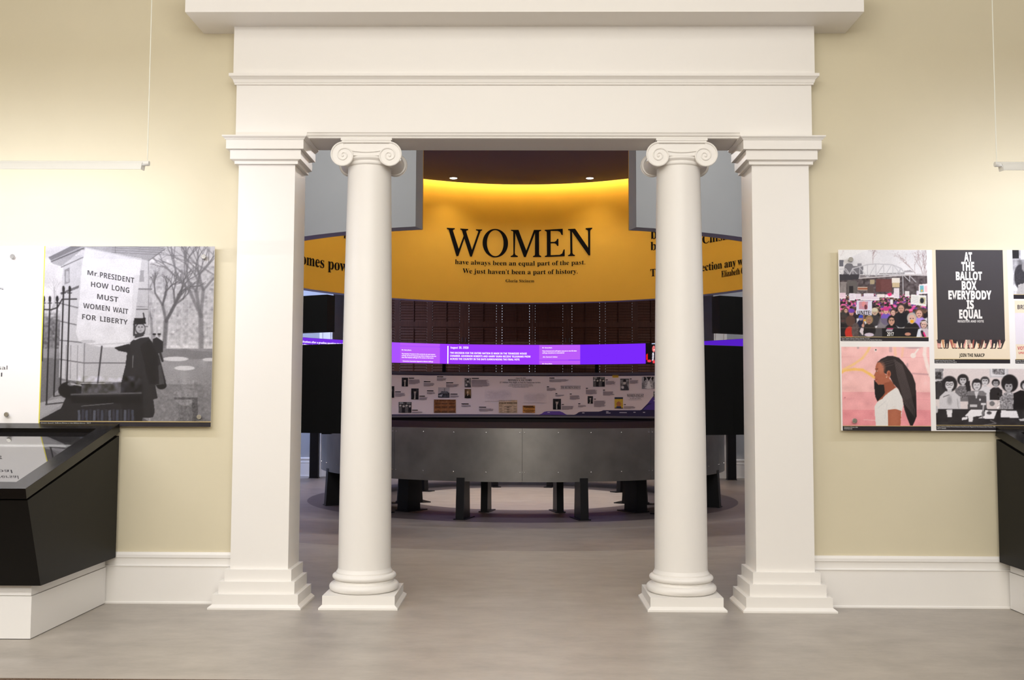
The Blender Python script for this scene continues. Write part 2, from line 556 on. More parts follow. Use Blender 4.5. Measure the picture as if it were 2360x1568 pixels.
def base_profile(y):            # baseboard section standing on the wall face y, towards -y
    return [(y, 0.0), (y - 0.030, 0.0), (y - 0.030, 0.010), (y - 0.022, 0.016), (y - 0.022, 0.252), (y - 0.028, 0.256), (y - 0.028, 0.262),
            (y - 0.016, 0.268), (y - 0.016, 0.310), (y - 0.026, 0.316), (y - 0.026, 0.336), (y - 0.018, 0.352), (y, 0.352)]
for side, x0, x1 in (('left', -9.0, -2.003), ('right', 2.003, 9.0)):
    struct('baseboard_' + side, MB().prism(base_profile(WY0), x0, x1, 'x'), WHITE)

# round room beyond
struct('wall_hall_left', MB().box(-6.8, -6.6, WY1, 21.0, 0, 6.1), GREY)
struct('wall_hall_right', MB().box(6.6, 6.8, WY1, 21.0, 0, 6.1), GREY)
w = MB()
w.box(-6.6, -3.63, 18.9, 20.9, 0, 6.1); w.box(3.63, 6.6, 18.9, 20.9, 0, 6.1)
w.box(-3.63, 3.63, 20.42, 20.9, 0, 0.6); w.box(-3.63, 3.63, 20.42, 20.9, 4.35, 6.1)
struct('wall_hall_back', w, GREY)
w = MB().box(-6.6, -2.1, WY1, WY1 + 0.02, 0, 5.2); w.box(2.1, 6.6, WY1, WY1 + 0.02, 0, 5.2); w.box(-6.6, 6.6, WY1, WY1 + 0.02, 5.2, 6.1)
struct('wall_hall_front', w, GREY)
struct('ceiling_hall', MB().box(-6.8, 6.8, WY1, 21.0, 6.1, 6.2), CEIL)
for side, x0, x1 in (('hall_left', -6.6, -3.88), ('hall_right', 3.88, 6.6)):
    struct('baseboard_' + side, MB().prism(base_profile(18.9), x0, x1, 'x'), WHITE)
for n, s in ((1, -1), (2, 1)):
    t = MB()
    xa, xb = sorted((s * 3.635, s * 3.88))
    t.box(xa, xb, 18.875, 18.9, 0, 3.2)
    t.box(xa + 0.03, xa + 0.06, 18.862, 18.875, 0, 3.2); t.box(xb - 0.06, xb - 0.03, 18.862, 18.875, 0, 3.2)
    struct('trim_%d' % n, t, WHITE)
struct('window_1', MB().box(-3.6, 3.6, 20.50, 20.52, 0.6, 4.35), DAY)

# ================================================================== THE CLASSICAL DOORWAY
def stepped(mb, side, p, z0, z1, p2=None):
    """one layer of a pilaster's base or cap: front at 6.888-p, dies into the wall outside and runs through the opening inside"""
    p2 = p if p2 is None else p2
    def ring(q):
        xi, xo, yf = 1.604 - q, 2.002 + q, 6.888 - q
        P = [(xi, yf), (xo, yf), (xo, 6.953), (2.0025, 6.953), (2.0025, WY1), (xi, WY1)]
        return [(side * x, y) for x, y in P]
    a, b = ring(p), ring(p2)
    n = len(a)
    vs = [(x, y, z0) for x, y in a] + [(x, y, z1) for x, y in b]
    fs = [(i, (i + 1) % n, (i + 1) % n + n, i + n) for i in range(n)]
    tri = tessellate_polygon([[Vector((x, y, 0)) for x, y in a]])
    fs += [tuple(t) for t in tri] + [tuple(i + n for i in t) for t in tri]
    mb.add(vs, fs)

def pilaster(side, label):
    root = empty('pilaster', (side * 1.803, 6.95, 0), label, 'pilaster', 'square pilasters beside the doorway')
    x0, x1 = sorted((side * 1.604, side * 2.002))
    MB().box(x0, x1, 6.888, WY1, 0.25, 3.075).build('shaft', WHITE, root)
    b = MB()
    stepped(b, side, 0.117, 0.0, 0.012); stepped(b, side, 0.117, 0.012, 0.030, 0.094)
    stepped(b, side, 0.092, 0.030, 0.097); stepped(b, side, 0.060, 0.097, 0.177); stepped(b, side, 0.030, 0.177, 0.254)
    b.build('base', WHITE, root)
    c = MB()
    stepped(c, side, 0.024, 3.069, 3.090); stepped(c, side, 0.024, 3.090, 3.098, 0.046)
    stepped(c, side, 0.049, 3.098, 3.163); stepped(c, side, 0.072, 3.166, 3.228); stepped(c, side, 0.045, 3.160, 3.168)
    stepped(c, side, 0.074, 3.228, 3.232); stepped(c, side, 0.080, 3.232, 3.237); stepped(c, side, 0.082, 3.237, 3.249, 0.095); stepped(c, side, 0.096, 3.249, 3.2575)
    c.build('capital', WHITE, root)
    return root
pilaster(-1, 'white square pilaster on the banner photograph side of the doorway')
pilaster(1, 'white square pilaster on the crowd photograph side of the doorway')

ent = empty('entablature', (0, 6.95, 3.258), 'white entablature with projecting cornice spanning the doorway above pilasters and columns', 'entablature')
def wrap_layer(mb, prof, y_back):
    """profile [(p, z)] going up, wrapped round front and both ends of the entablature (p measured out from x=2.002, y=6.888)"""
    vs = []; k = len(prof)
    for p, z in prof:
        vs += [(-2.002 - p, y_back, z), (-2.002 - p, 6.888 - p, z), (2.002 + p, 6.888 - p, z), (2.002 + p, y_back, z)]
    fs = []
    for i in range(k - 1):
        for j in range(4):
            j2 = (j + 1) % 4
            fs.append((i * 4 + j, i * 4 + j2, (i + 1) * 4 + j2, (i + 1) * 4 + j))
    fs.append((3, 2, 1, 0)); fs.append(tuple((k - 1) * 4 + j for j in range(4)))
    mb.add(vs, fs)
m = MB()
wrap_layer(m, [(0.021, 3.296), (0.021, 3.640)], WY0)
for s in (-1, 1):
    x0, x1 = sorted((s * 1.52, s * 2.023)); m.box(x0, x1, 6.867, WY0, 3.2576, 3.296)
cove = [(6.867, 3.296), (6.874, 3.290), (6.876, 3.281), (6.881, 3.274), (6.889, 3.272), (6.889, 3.263), (6.897, 3.2585), (6.985, 3.2585), (6.985, 3.296)]
m.prism(cove, -1.52, 1.52, 'x')
m.build('architrave', WHITE, ent)
m = MB(); wrap_layer(m, [(0.034, 3.634), (0.034, 3.643), (0.038, 3.648), (0.044, 3.668), (0.058, 3.682), (0.066, 3.687), (0.066, 3.707)], WY0)
m.build('moulding', WHITE, ent)
m = MB(); wrap_layer(m, [(0.041, 3.707), (0.041, 4.06)], WY0); m.build('frieze', WHITE, ent)
m = MB(); wrap_layer(m, [(0.183, 4.050), (0.302, 4.050), (0.302, 4.140), (0.310, 4.144), (0.316, 4.150), (0.345, 4.24), (0.352, 4.26), (0.352, 4.29)], WY0)
m.build('cornice', WHITE, ent)

def ionic_column(cx, label):
    cy = 7.05
    root = empty('ionic_column', (cx, cy, 0), label, 'column', 'round ionic columns in the doorway')
    h = 0.246
    b = MB().box(cx - h, cx + h, cy - h, cy + h, 0.028, 0.091)
    q = 0.268
    b.add([(cx - q, cy - q, 0), (cx + q, cy - q, 0), (cx + q, cy + q, 0), (cx - q, cy + q, 0),
           (cx - q, cy - q, 0.012), (cx + q, cy - q, 0.012), (cx + q, cy + q, 0.012), (cx - q, cy + q, 0.012),
           (cx - h, cy - h, 0.030), (cx + h, cy - h, 0.030), (cx + h, cy + h, 0.030), (cx - h, cy + h, 0.030)],
          [(3, 2, 1, 0), (0, 1, 5, 4), (1, 2, 6, 5), (2, 3, 7, 6), (3, 0, 4, 7), (4, 5, 9, 8), (5, 6, 10, 9), (6, 7, 11, 10), (7, 4, 8, 11), (8, 9, 10, 11)])
    b.build('plinth', WHITE, root)
    prof = [(0.0, 0.091)]
    def torus(r, zc, hh, bulge, n=10):
        return [(r - bulge + bulge * math.cos(-PI / 2 + PI * i / n), zc + hh * math.sin(-PI / 2 + PI * i / n)) for i in range(n + 1)]
    prof += [(0.205, 0.091)] + torus(0.243, 0.120, 0.029, 0.032) + [(0.206, 0.151), (0.203, 0.158), (0.199, 0.163), (0.203, 0.168)] + torus(0.222, 0.190, 0.020, 0.024) + [(0.196, 0.212), (0.196, 0.222), (0.188, 0.232), (0.184, 0.245), (0.0, 0.245)]
    MB().lathe(prof, cx, cy, 64).build('torus_base', WHITE, root, smooth=True)
    sh = [(0.0, 0.24)]
    for i in range(25):
        t = i / 24
        r = 0.1835 - 0.030 * (0.35 * t + 0.65 * t ** 2.2)
        sh.append((r, 0.24 + t * (3.085 - 0.24)))
    sh.append((0.0, 3.085))
    MB().lathe(sh, cx, cy, 64).build('shaft', WHITE, root, smooth=True)
    # capital
    cap = MB().lathe([(0.0, 3.078), (0.158, 3.078), (0.164, 3.083), (0.166, 3.091), (0.163, 3.098), (0.160, 3.101), (0.160, 3.106), (0.170, 3.112), (0.176, 3.121), (0.175, 3.131), (0.168, 3.140), (0.0, 3.140)], cx, cy, 64)
    capo = cap.build('capital', WHITE, root, smooth=True)
    ab = MB().box(cx - 0.174, cx + 0.174, cy - 0.165, cy + 0.165, 3.229, 3.246)
    ab.box(cx - 0.180, cx + 0.180, cy - 0.171, cy + 0.171, 3.244, 3.2583)
    ab.build('abacus', WHITE, capo)
    half = 0.170
    ch = MB()
    ch.box(cx - 0.165, cx + 0.165, cy - half + 0.008, cy + half - 0.008, 3.136, 3.228)
    # gently sagging lower edge of the channel
    for yy in (cy - half + 0.003, cy + half - 0.003):
        ch.tube([(cx + x, yy, 3.160 + 0.9 * (x * x) ) for x in (-0.10, -0.07, -0.035, 0, 0.035, 0.07, 0.10)], 0.004, 6)
    ch.build('channel', WHITE, capo)
    T = [0, .25, .5, .75, 1, 1.25, 1.5, 1.75, 2, 2.4]
    Rr = [.089, .084, .076, .066, .046, .0385, .035, .024, .0155, .009]
    vz = 3.140
    for s in (-1, 1):
        vx = cx + s * 0.1615
        def sp(t):
            r = float(np.interp(t, T, Rr)); a = PI / 2 - s * (-1) * 0 + s * (-1) * t * 2 * PI * 1.0
            return vx + r * math.cos(a), vz + r * math.sin(a)
        outline = [sp(i / 40) for i in range(41)]
        v = MB()
        v.lathe([(0.0, cy - half + 0.004), (0.070, cy - half + 0.004), (0.071, cy - half + 0.03), (0.062, cy - 0.06), (0.058, cy), (0.062, cy + 0.06), (0.071, cy + half - 0.03), (0.070, cy + half - 0.004), (0.0, cy + half - 0.004)], vx, vz, 40, 'y')
        vo = v.build('volute', WHITE, capo, smooth=True)
        f = MB()
        f.prism(outline[:-1] + [sp(1.0)], cy - half + 0.002, cy - half + 0.026, 'y')
        f.prism(outline[:-1] + [sp(1.0)], cy + half - 0.026, cy + half - 0.002, 'y')
        f.build('face', WHITE, vo)
        rim = MB()
        for yy in (cy - half, cy + half):
            pts = [(sp(t)[0], yy, sp(t)[1]) for t in np.linspace(0, 2.4, 90)]
            rad = list(np.interp(np.linspace(0, 2.4, 90), [0, 1, 2, 2.4], [.0065, .0055, .0045, .004]))
            rim.tube([(cx, yy, vz + 0.089)] + pts, [0.0065] + rad, 8)
            rim.lathe([(0.0, yy - 0.006), (0.007, yy - 0.004), (0.0095, yy), (0.0095, yy + 0.003), (0.0, yy + 0.003)], sp(2.4)[0], sp(2.4)[1], 16, 'y')
        rim.build('scroll', WHITE, vo, smooth=True)
    return root
ionic_column(-1.103, 'white ionic column next to the pilaster on the banner photograph side')
ionic_column(1.116, 'white ionic column next to the pilaster on the crowd photograph side')

# ================================================================== THE HANGING RING WITH QUOTATIONS
RI, RO, RZ = 4.08, 4.30, 3.315
ring = empty('hanging_ring_wall', (0, CY, RZ), 'suspended ring wall, yellow with black quotations inside and grey outside', 'ring wall')
MB().arc(RI, RI + 0.015, RZ + 0.002, 6.08, -164.2, 163.3, 130).build('inner_face', YELLOW, ring, smooth=True)
MB().arc(RI + 0.015, RO, RZ, 6.08, -164.2, 163.3, 130).build('outer_shell', GREY, ring, smooth=True)
TW = cylwrap(RI - 0.012)
W_ = [(-1.48, 4.71), (-1.321, 4.712), (-1.323, 4.692), (-1.355, 4.68), (-1.359, 4.663), (-1.242, 4.32), (-1.15, 4.572), (-1.179, 4.667), (-1.193, 4.685), (-1.215, 4.693), (-1.215, 4.712), (-1.06, 4.711), (-1.06, 4.689), (-1.094, 4.677), (-1.099, 4.658), (-0.984, 4.316), (-0.867, 4.661), (-0.87, 4.68), (-0.909, 4.692), (-0.91, 4.712), (-0.788, 4.712), (-0.79, 4.694), (-0.819, 4.682), (-0.986, 4.182), (-1.018, 4.181), (-1.134, 4.522), (-1.25, 4.18), (-1.283, 4.178), (-1.433, 4.652), (-1.444, 4.677), (-1.475, 4.688)]
M_ = [(-0.236, 4.718), (-0.089, 4.72), (0.062, 4.32), (0.208, 4.719), (0.348, 4.718), (0.348, 4.699), (0.316, 4.69), (0.306, 4.671), (0.308, 4.261), (0.314, 4.229), (0.349, 4.212), (0.349, 4.193), (0.19, 4.194), (0.19, 4.213), (0.221, 4.223), (0.228, 4.249), (0.228, 4.659), (0.054, 4.194), (0.016, 4.194), (-0.149, 4.652), (-0.158, 4.274), (-0.147, 4.236), (-0.099, 4.213), (-0.099, 4.194), (-0.239, 4.193), (-0.236, 4.212), (-0.198, 4.229), (-0.185, 4.261), (-0.19, 4.678), (-0.2, 4.694), (-0.234, 4.7)]
E_ = [(0.414, 4.718), (0.763, 4.731), (0.765, 4.608), (0.737, 4.614), (0.711, 4.67), (0.667, 4.69), (0.53, 4.693), (0.53, 4.482), (0.603, 4.483), (0.635, 4.499), (0.654, 4.537), (0.68, 4.539), (0.68, 4.402), (0.657, 4.399), (0.635, 4.437), (0.603, 4.455), (0.53, 4.456), (0.531, 4.226), (0.705, 4.229), (0.75, 4.253), (0.779, 4.329), (0.801, 4.332), (0.801, 4.201), (0.419, 4.192), (0.419, 4.211), (0.45, 4.221), (0.459, 4.24), (0.453, 4.669), (0.443, 4.688), (0.415, 4.699)]
N_ = [(0.865, 4.722), (1.004, 4.723), (1.255, 4.35), (1.254, 4.667), (1.238, 4.687), (1.206, 4.701), (1.206, 4.723), (1.338, 4.726), (1.335, 4.705), (1.307, 4.694), (1.296, 4.671), (1.296, 4.199), (1.264, 4.197), (0.945, 4.662), (0.951, 4.26), (0.964, 4.232), (1.0, 4.214), (1.0, 4.199), (0.863, 4.199), (0.863, 4.216), (0.897, 4.23), (0.91, 4.261), (0.906, 4.682), (0.894, 4.696), (0.865, 4.7)]
ell = lambda cx, cz, rx, rz: [(cx + rx * math.cos(2 * PI * i / 48), cz + rz * math.sin(2 * PI * i / 48)) for i in range(48)]
poly_patch('headline_lettering', [[W_], [ell(-0.534, 4.456, 0.246, 0.276), ell(-0.535, 4.456, 0.160, 0.252)], [M_], [E_], [N_]], INK, ring, TW)
lines_build('quotation_lettering', [('have always been an equal part of the past.', 'serif', -1.311, 1.199, 4.030, 0.086),
    ('We just haven\u2019t been a part of history.', 'serif', -1.161, 1.051, 3.862, 0.088),
    ('Gloria Steinem', 'serif', -0.332, 0.216, 3.705, 0.056)], INK, ring, TW)
lines_build('quotation_lettering', [('comes powerful', 'serif', -4.80, -2.98, 3.715, 0.19), ('powerful.', 'serif', -3.64, -2.90, 4.335, 0.12)], INK, ring, TW)
lines_build('quotation_lettering', [('by Shirley Chisholm', 'serif', 2.50, 4.62, 4.213, 0.155), ('be', 'serif', 2.505, 2.75, 4.42, 0.20),
    ('The best protection any woman', 'serif', 2.495, 5.05, 3.728, 0.135), ('Elizabeth Cady Stanton', 'serif', 4.062, 5.22, 3.576, 0.105)], INK, ring, TW)

struct('ceiling_disc', MB().lathe([(0.0, 5.57), (3.93, 5.57), (3.93, 5.66), (0.0, 5.66)], 0, CY, 96), DARKCEIL)
cove = empty('cove_light', (0, CY, 5.70), 'warm light strip hidden along the top of the yellow ring wall', 'light strip')
MB().arc(3.95, 3.99, 5.70, 5.71, -100, 100, 80).build('strip', emit('cove_glow', (255, 230, 176), 62.0), cove)
for i, (x, y, lab) in enumerate(((-1.30, 18.24, 'round recessed downlight above the W of the yellow wall'), (1.235, 18.23, 'round recessed downlight above the N of the yellow wall'))):
    d = empty('downlight', (x, y, 5.57), lab, 'downlight', 'recessed downlights in the dark ceiling')
    MB().lathe([(0.066, 5.5695), (0.078, 5.5695), (0.078, 5.566), (0.066, 5.5675)], x, y, 32).build('trim_ring', WHITE, d)
    MB().lathe([(0.0, 5.5685), (0.068, 5.5685), (0.068, 5.5675), (0.0, 5.5675)], x, y, 32).build('lens', DOWNGLOW, d)
    l = bpy.data.lights.new('downlight_beam', 'SPOT'); l.energy = 42; l.spot_size = math.radians(110); l.spot_blend = 0.9; l.color = (1, 0.86, 0.66); l.shadow_soft_size = 0.06
    lo = bpy.data.objects.new('downlight_beam', l); link(lo); lo.location = (x, y, 5.55)

# ================================================================== LED RIBBON
led = empty('led_ribbon_display', (0, CY, 2.15), 'curved purple LED ribbon screen circling the room under the yellow ring', 'screen')
LR = 4.68
Z0, Z1 = 2.150, 2.543
MB().arc(LR + 0.012, LR + 0.15, Z0, Z1, -154.5, 154.4, 124).build('housing', MATTEBLACK, led)
for u0, u1, m in ((-12.6, -3.4, LED_FARL), (-3.4, -1.66, LED_LEFT), (-1.66, 0.9, LED_MID), (0.9, 2.449, LED_RIGHT), (2.449, 2.92, LED_DARK), (2.92, 12.6, LED_FARR)):
    patch('screen', LR + 0.004, u0, u1, Z0 + 0.003, Z1 - 0.003, m, led)
LW = cylwrap(LR - 0.008)
patch('card', LR - 0.002, -2.45, -1.643, Z0 + 0.003, 2.468, LED_CARD, led)
patch('card', LR - 0.002, -2.45, -1.643, 2.484, Z1 - 0.006, LED_CARD, led)
patch('card', LR - 0.002, 0.324, 1.133, 2.245, Z1 - 0.006, LED_CARD, led)
patch('card', LR - 0.002, 0.324, 1.133, Z0 + 0.003, 2.232, LED_CARD, led)
patch('rule', LR - 0.004, -1.492, -1.472, 2.156, 2.502, LED_TEXT, led)
lines_build('lettering', [('August 18, 1920', 'serif', -1.437, -1.073, 2.452, 0.042, ),
    ('THE DECISION FOR THE ENTIRE NATION IS MADE IN THE TENNESSEE HOUSE', 'bold', -1.437, 0.079, 2.350, 0.036),
    ('CHAMBER. GOVERNOR ROBERTS AND HARRY BURN RECEIVE TELEGRAMS FROM', 'bold', -1.437, 0.149, 2.291, 0.036),
    ('ACROSS THE COUNTRY IN THE DAYS SURROUNDING THE FINAL VOTE.', 'bold', -1.437, -0.057, 2.232, 0.036)], LED_TEXT, led, LW)
lines_build('lettering', [('Mr. Harry Burn,', 'bold', -2.417, -2.217, 2.390, 0.022),
    ('The majority of women in this county do not want woman', 'bold', -2.416, -1.736, 2.318, 0.022),
    ('suffrage. Do not let Tennessee go down in history as the one', 'bold', -2.416, -1.717, 2.283, 0.022),
    ('state that imposed suffrage on the women of the nation.', 'bold', -2.416, -1.766, 2.248, 0.022),
    ('- Connecticut Association Opposed to Woman Suffrage', 'bold', -2.408, -1.777, 2.178, 0.022)], LED_TEXT, led, LW)
lines_build('lettering', [('Mr. Harry Burn,', 'bold', 0.384, 0.580, 2.472, 0.022),
    ('Three thousand anti suffragists urge you to vote NO when', 'bold', 0.385, 1.064, 2.408, 0.022),
    ('suffrage amendment is reconsidered.', 'bold', 0.385, 0.820, 2.370, 0.022),
    ('- Mrs. Clarence D. Beltner', 'bold', 0.385, 0.685, 2.291, 0.022),
    ('Mr. Harry Burn,', 'bold', 0.385, 0.580, 2.158, 0.020)], LED_TEXT, led, LW)
lines_build('lettering', [('complications after a grueling speaking tour. Her popularity', 'bold', -4.70, -3.35, 2.448, 0.034),
    ('of the Woman Suffrage Movement. Her last public words', 'bold', -4.70, -3.40, 2.392, 0.034)], LED_TEXT, led, LW)
lines_build('lettering', [('to be accommodating, to support men', 'bold', 3.52, 4.466, 2.384, 0.034), ('sake of their rights, not theirs', 'bold', 3.60, 4.47, 2.332, 0.034)], LED_TEXT, led, LW)
c = Canvas(44, 60, (0, 0), (100, 0), (0, 140), (100, 140), (8, 4, 8), 3)
c.poly([(2, 78), (20, 70), (22, 125), (4, 130)], (232, 26, 30)); c.ell(10, 126, 9, 12, (40, 20, 22))
c.ell(82, 30, 27, 30, (16, 10, 14)); c.ell(84, 40, 17, 22, (244, 120, 120)); c.ell(88, 46, 9, 3, (255, 235, 235)); c.ell(80, 34, 3, 2, (60, 20, 20)); c.ell(92, 34, 3, 2, (60, 20, 20))
c.poly([(62, 66), (76, 60), (100, 64), (100, 140), (50, 140)], (22, 14, 26)); c.poly([(70, 66), (84, 62), (82, 130), (64, 120)], (232, 225, 235)); c.mottle(62, 64, 86, 128, 5, 60)
c.ell(36, 122, 22, 9, (240, 60, 70)); c.ell(84, 128, 14, 12, (240, 60, 70)); c.ell(84, 4, 24, 4, (200, 220, 255))
c.blur(1)
c.build('video_picture', led, 2.455, Z0 + 0.006, 2.645, Z1 - 0.006, cylwrap(LR - 0.003), 3, LEDPIC)

# ================================================================== TIMELINE RING
tl = empty('timeline_display_ring', (0, CY, 0), 'curved printed timeline board with photographs, black behind, ringing the room on posts', 'display board')
TR = 5.0
A0, A1 = -161.5, 160.8
MB().arc(TR + 0.02, TR + 0.20, 1.085, 1.985, A0, A1, 126).build('back_panel', MATTEBLACK, tl)
MB().arc(TR, TR + 0.02, 1.14, 1.96, A0, A1, 126).build('printed_board', TLBOARD, tl, smooth=True)
MB().arc(TR - 0.03, TR + 0.02, 1.952, 2.000, A0, A1, 126).build('frame_rail', FRAMEG, tl)
MB().arc(TR - 0.03, TR + 0.02, 1.112, 1.148, A0, A1, 126).build('frame_rail', FRAMEG, tl)
patch('border', TR - 0.002, -4.0, 4.0, 1.936, 1.953, PURP_D, tl, 50)
patch('border', TR - 0.002, -4.0, 4.0, 1.147, 1.168, PURP_D, tl, 50)
TLW = lambda d: cylwrap(TR - d)
poly_patch('hill_print', [[[(0.314, 1.164), (0.375, 1.182), (0.429, 1.222), (0.484, 1.235), (0.61, 1.236), (0.739, 1.236), (0.8, 1.215), (0.855, 1.179), (0.897, 1.164)]]], PURP_L, tl, TLW(0.004))
poly_patch('hill_print', [[[(2.391, 1.275), (2.523, 1.402), (2.637, 1.543), (2.738, 1.601), (2.95, 1.66), (3.1, 1.66), (3.1, 1.27), (2.736, 1.27), (2.523, 1.27)]]], PURP_M, tl, TLW(0.004))
poly_patch('hill_print', [[[(1.019, 1.165), (1.068, 1.18), (1.116, 1.216), (1.159, 1.229), (1.30, 1.231), (1.52, 1.233), (1.569, 1.243), (1.618, 1.261)], ], ] and
    [[[(a, 1.150), (b, 1.150), (b, zb), (a, za)]] for a, b, za, zb in ((1.019, 1.068, 1.165, 1.18), (1.068, 1.116, 1.18, 1.216), (1.116, 1.159, 1.216, 1.229), (1.159, 1.34, 1.229, 1.231), (1.34, 1.52, 1.231, 1.233),
     (1.52, 1.569, 1.233, 1.243), (1.569, 1.618, 1.243, 1.261), (1.618, 1.87, 1.261, 1.262), (1.87, 2.12, 1.262, 1.264), (2.12, 2.36, 1.264, 1.266), (2.36, 2.391, 1.266, 1.275), (2.391, 2.457, 1.275, 1.335), (2.457, 2.523, 1.335, 1.396), (2.523, 2.8, 1.396, 1.397), (2.8, 3.1, 1.397, 1.397))], PURP_D, tl, TLW(0.006))
patch('year_tag', TR - 0.005, 1.80, 1.924, 1.900, 1.957, mat('gold_tag', (206, 160, 40), 0.6), tl)

def tl_picture(kind, u0, z0, u1, z1, seed):
    w = max(10, int((u1 - u0) * 110)); h = max(10, int((z1 - z0) * 110))
    C = lambda bg: Canvas(w, h, (0, 0), (100, 0), (0, 100), (100, 100), bg, seed)
    g = 6
    if kind == 'portrait_dark':
        c = C((40, 38, 42)); c.mottle(0, 0, 100, 100, 20, 8); c.ell(50, 100, 38, 46, (22, 20, 24)); c.poly([(44, 50), (56, 50), (54, 98), (40, 92)], (186, 178, 170)); c.ell(50, 32, 15, 17, (176, 162, 152)); c.ell(50, 20, 16, 9, (30, 26, 26))
    elif kind == 'portrait_light':
        c = C((120, 116, 116)); c.mottle(0, 0, 100, 100, 18, 26); c.ell(52, 92, 40, 44, (64, 62, 66)); c.ell(50, 34, 15, 17, (196, 186, 178)); c.ell(50, 20, 18, 10, (30, 28, 30)); c.rect(0, 0, 100, 7, (30, 28, 32)); c.ell(30, 74, 14, 12, (206, 200, 196))
    elif kind == 'portrait_sepia':
        c = C((92, 68, 44)); c.ell(62, 40, 30, 40, (126, 98, 66)); c.ell(50, 104, 44, 50, (30, 22, 16)); c.poly([(42, 56), (58, 54), (50, 84)], (206, 186, 160)); c.ell(48, 34, 13, 18, (196, 164, 130)); c.ell(48, 20, 13, 6, (120, 100, 80))
    elif kind == 'group':
        c = C((58, 56, 56)); c.mottle(0, 0, 100, 100, 14, 22)
        for k in range(4):
            x = 14 + k * 24; c.ell(x, 78, 13, 40, (34, 32, 36) if k % 2 else (96, 92, 90)); c.ell(x, 34 + 6 * (k % 2), 8, 9, (190, 180, 170))
        c.rect(8, 4, 34, 18, (150, 148, 144)); c.rect(60, 6, 92, 20, (120, 118, 114))
    elif kind == 'ship':
        c = C((176, 168, 170)); c.poly([(0, 62), (30, 50), (80, 42), (100, 60), (100, 100), (0, 100)], (52, 52, 58)); c.poly([(26, 60), (28, 36), (78, 36), (84, 62)], (92, 92, 98)); c.line([(56, 36), (56, 12)], 4, (60, 58, 62)); c.poly([(4, 78), (40, 66), (30, 92)], (160, 160, 166)); c.mottle(0, 40, 100, 100, 12, 14)
    elif kind == 'march':
        c = C((168, 164, 164)); c.mottle(0, 35, 100, 100, 9, 34); c.poly([(14, 2), (84, 2), (80, 40), (66, 20), (50, 44), (36, 20), (18, 40)], (36, 34, 36)); c.line([(30, 4), (50, 42), (70, 4)], 5, (206, 200, 200)); c.poly([(44, 40), (56, 40), (68, 100), (32, 100)], (226, 222, 220)); c.rect(0, 50, 24, 100, (92, 90, 92), .6); c.rect(76, 50, 100, 100, (92, 90, 92), .6)
    elif kind == 'poster':
        c = C((206, 170, 62)); c.rect(0, 0, 100, 18, (34, 44, 60)); c.ell(50, 60, 26, 22, (176, 112, 70)); c.rect(22, 78, 78, 100, (46, 62, 92)); c.rect(0, 92, 100, 100, (60, 40, 30))
    elif kind == 'cloud':
        c = C((218, 203, 202)); c.mottle(10, 15, 90, 60, 9, 9); c.ell(30, 45, 26, 28, (192, 178, 182), .6, .9); c.ell(70, 38, 24, 26, (190, 176, 180), .6, .9); c.ell(50, 74, 34, 16, (196, 182, 186), .5, .9); g = 3
    else:
        bg = {'news_brown': (142, 92, 56), 'news_tan': (198, 170, 140), 'news_orange': (196, 132, 62)}[kind]
        dk = tuple(v * .45 for v in bg)
        c = C(bg); c.mottle(0, 0, 100, 100, 10, 9)
        if kind == 'news_brown':
            c.rect(0, 0, 100, 4, dk, .5); c.rect(0, 96, 100, 100, dk, .5); c.rect(0, 0, 3, 100, dk, .6); c.rect(97, 0, 100, 100, dk, .6)
            for k in range(22): c.rect(6, 26 + k * 3.2, 32, 27.6 + k * 3.2, dk, .55); c.rect(36, 26 + k * 3.2, 63, 27.6 + k * 3.2, dk, .55); c.rect(67, 26 + k * 3.2, 95, 27.6 + k * 3.2, dk, .55)
        elif kind == 'news_tan':
            for k in range(12): c.rect(6, 40 + k * 4.6, 20, 42 + k * 4.6, dk, .3); c.rect(80, 40 + k * 4.6, 95, 42 + k * 4.6, dk, .3)
            for y in (50, 66, 84): c.rect(30, y, 70, y + 5, dk, .5); c.ell(50, y + 8, 7, 5, dk, .6)
        else:
            for y, a, b in ((8, 6, 84), (26, 22, 98), (58, 6, 96), (72, 14, 88), (86, 26, 74)): c.rect(a, y, b, y + 10, (40, 26, 20), .75)
    c.build('picture', tl, u0, z0, u1, z1, TLW(0.008), g)
PH = [('portrait_dark', -2.442, 1.709, -2.313, 1.880), ('portrait_dark', -2.72, 1.489, -2.595, 1.712), ('portrait_dark', -2.245, 1.459, -2.092, 1.672), ('group', -2.499, 1.199, -2.236, 1.408), ('news_brown', -1.780, 1.198, -1.337, 1.459), ('ship', -1.696, 1.498, -1.465, 1.698), ('portrait_light', -1.163, 1.705, -1.033, 1.887), ('portrait_sepia', -1.161, 1.489, -1.032, 1.670), ('news_tan', -0.476, 1.200, -0.107, 1.454), ('cloud', -0.761, 1.427, -0.225, 1.663), ('news_orange', 0.002, 1.202, 0.248, 1.347), ('portrait_dark', 0.605, 1.272, 0.766, 1.483), ('group', 1.410, 1.724, 1.646, 1.916), ('portrait_dark', 1.300, 1.389, 1.406, 1.538), ('poster', 1.842, 1.297, 2.013, 1.516), ('portrait_light', 1.958, 1.653, 2.138, 1.877), ('march', 2.400, 1.681, 2.688, 1.912), ('group', 2.637, 1.508, 2.80, 1.630), ('cloud', 0.022, 1.400, 0.477, 1.606)]
for i, a in enumerate(PH): tl_picture(*a, seed=20 + i)
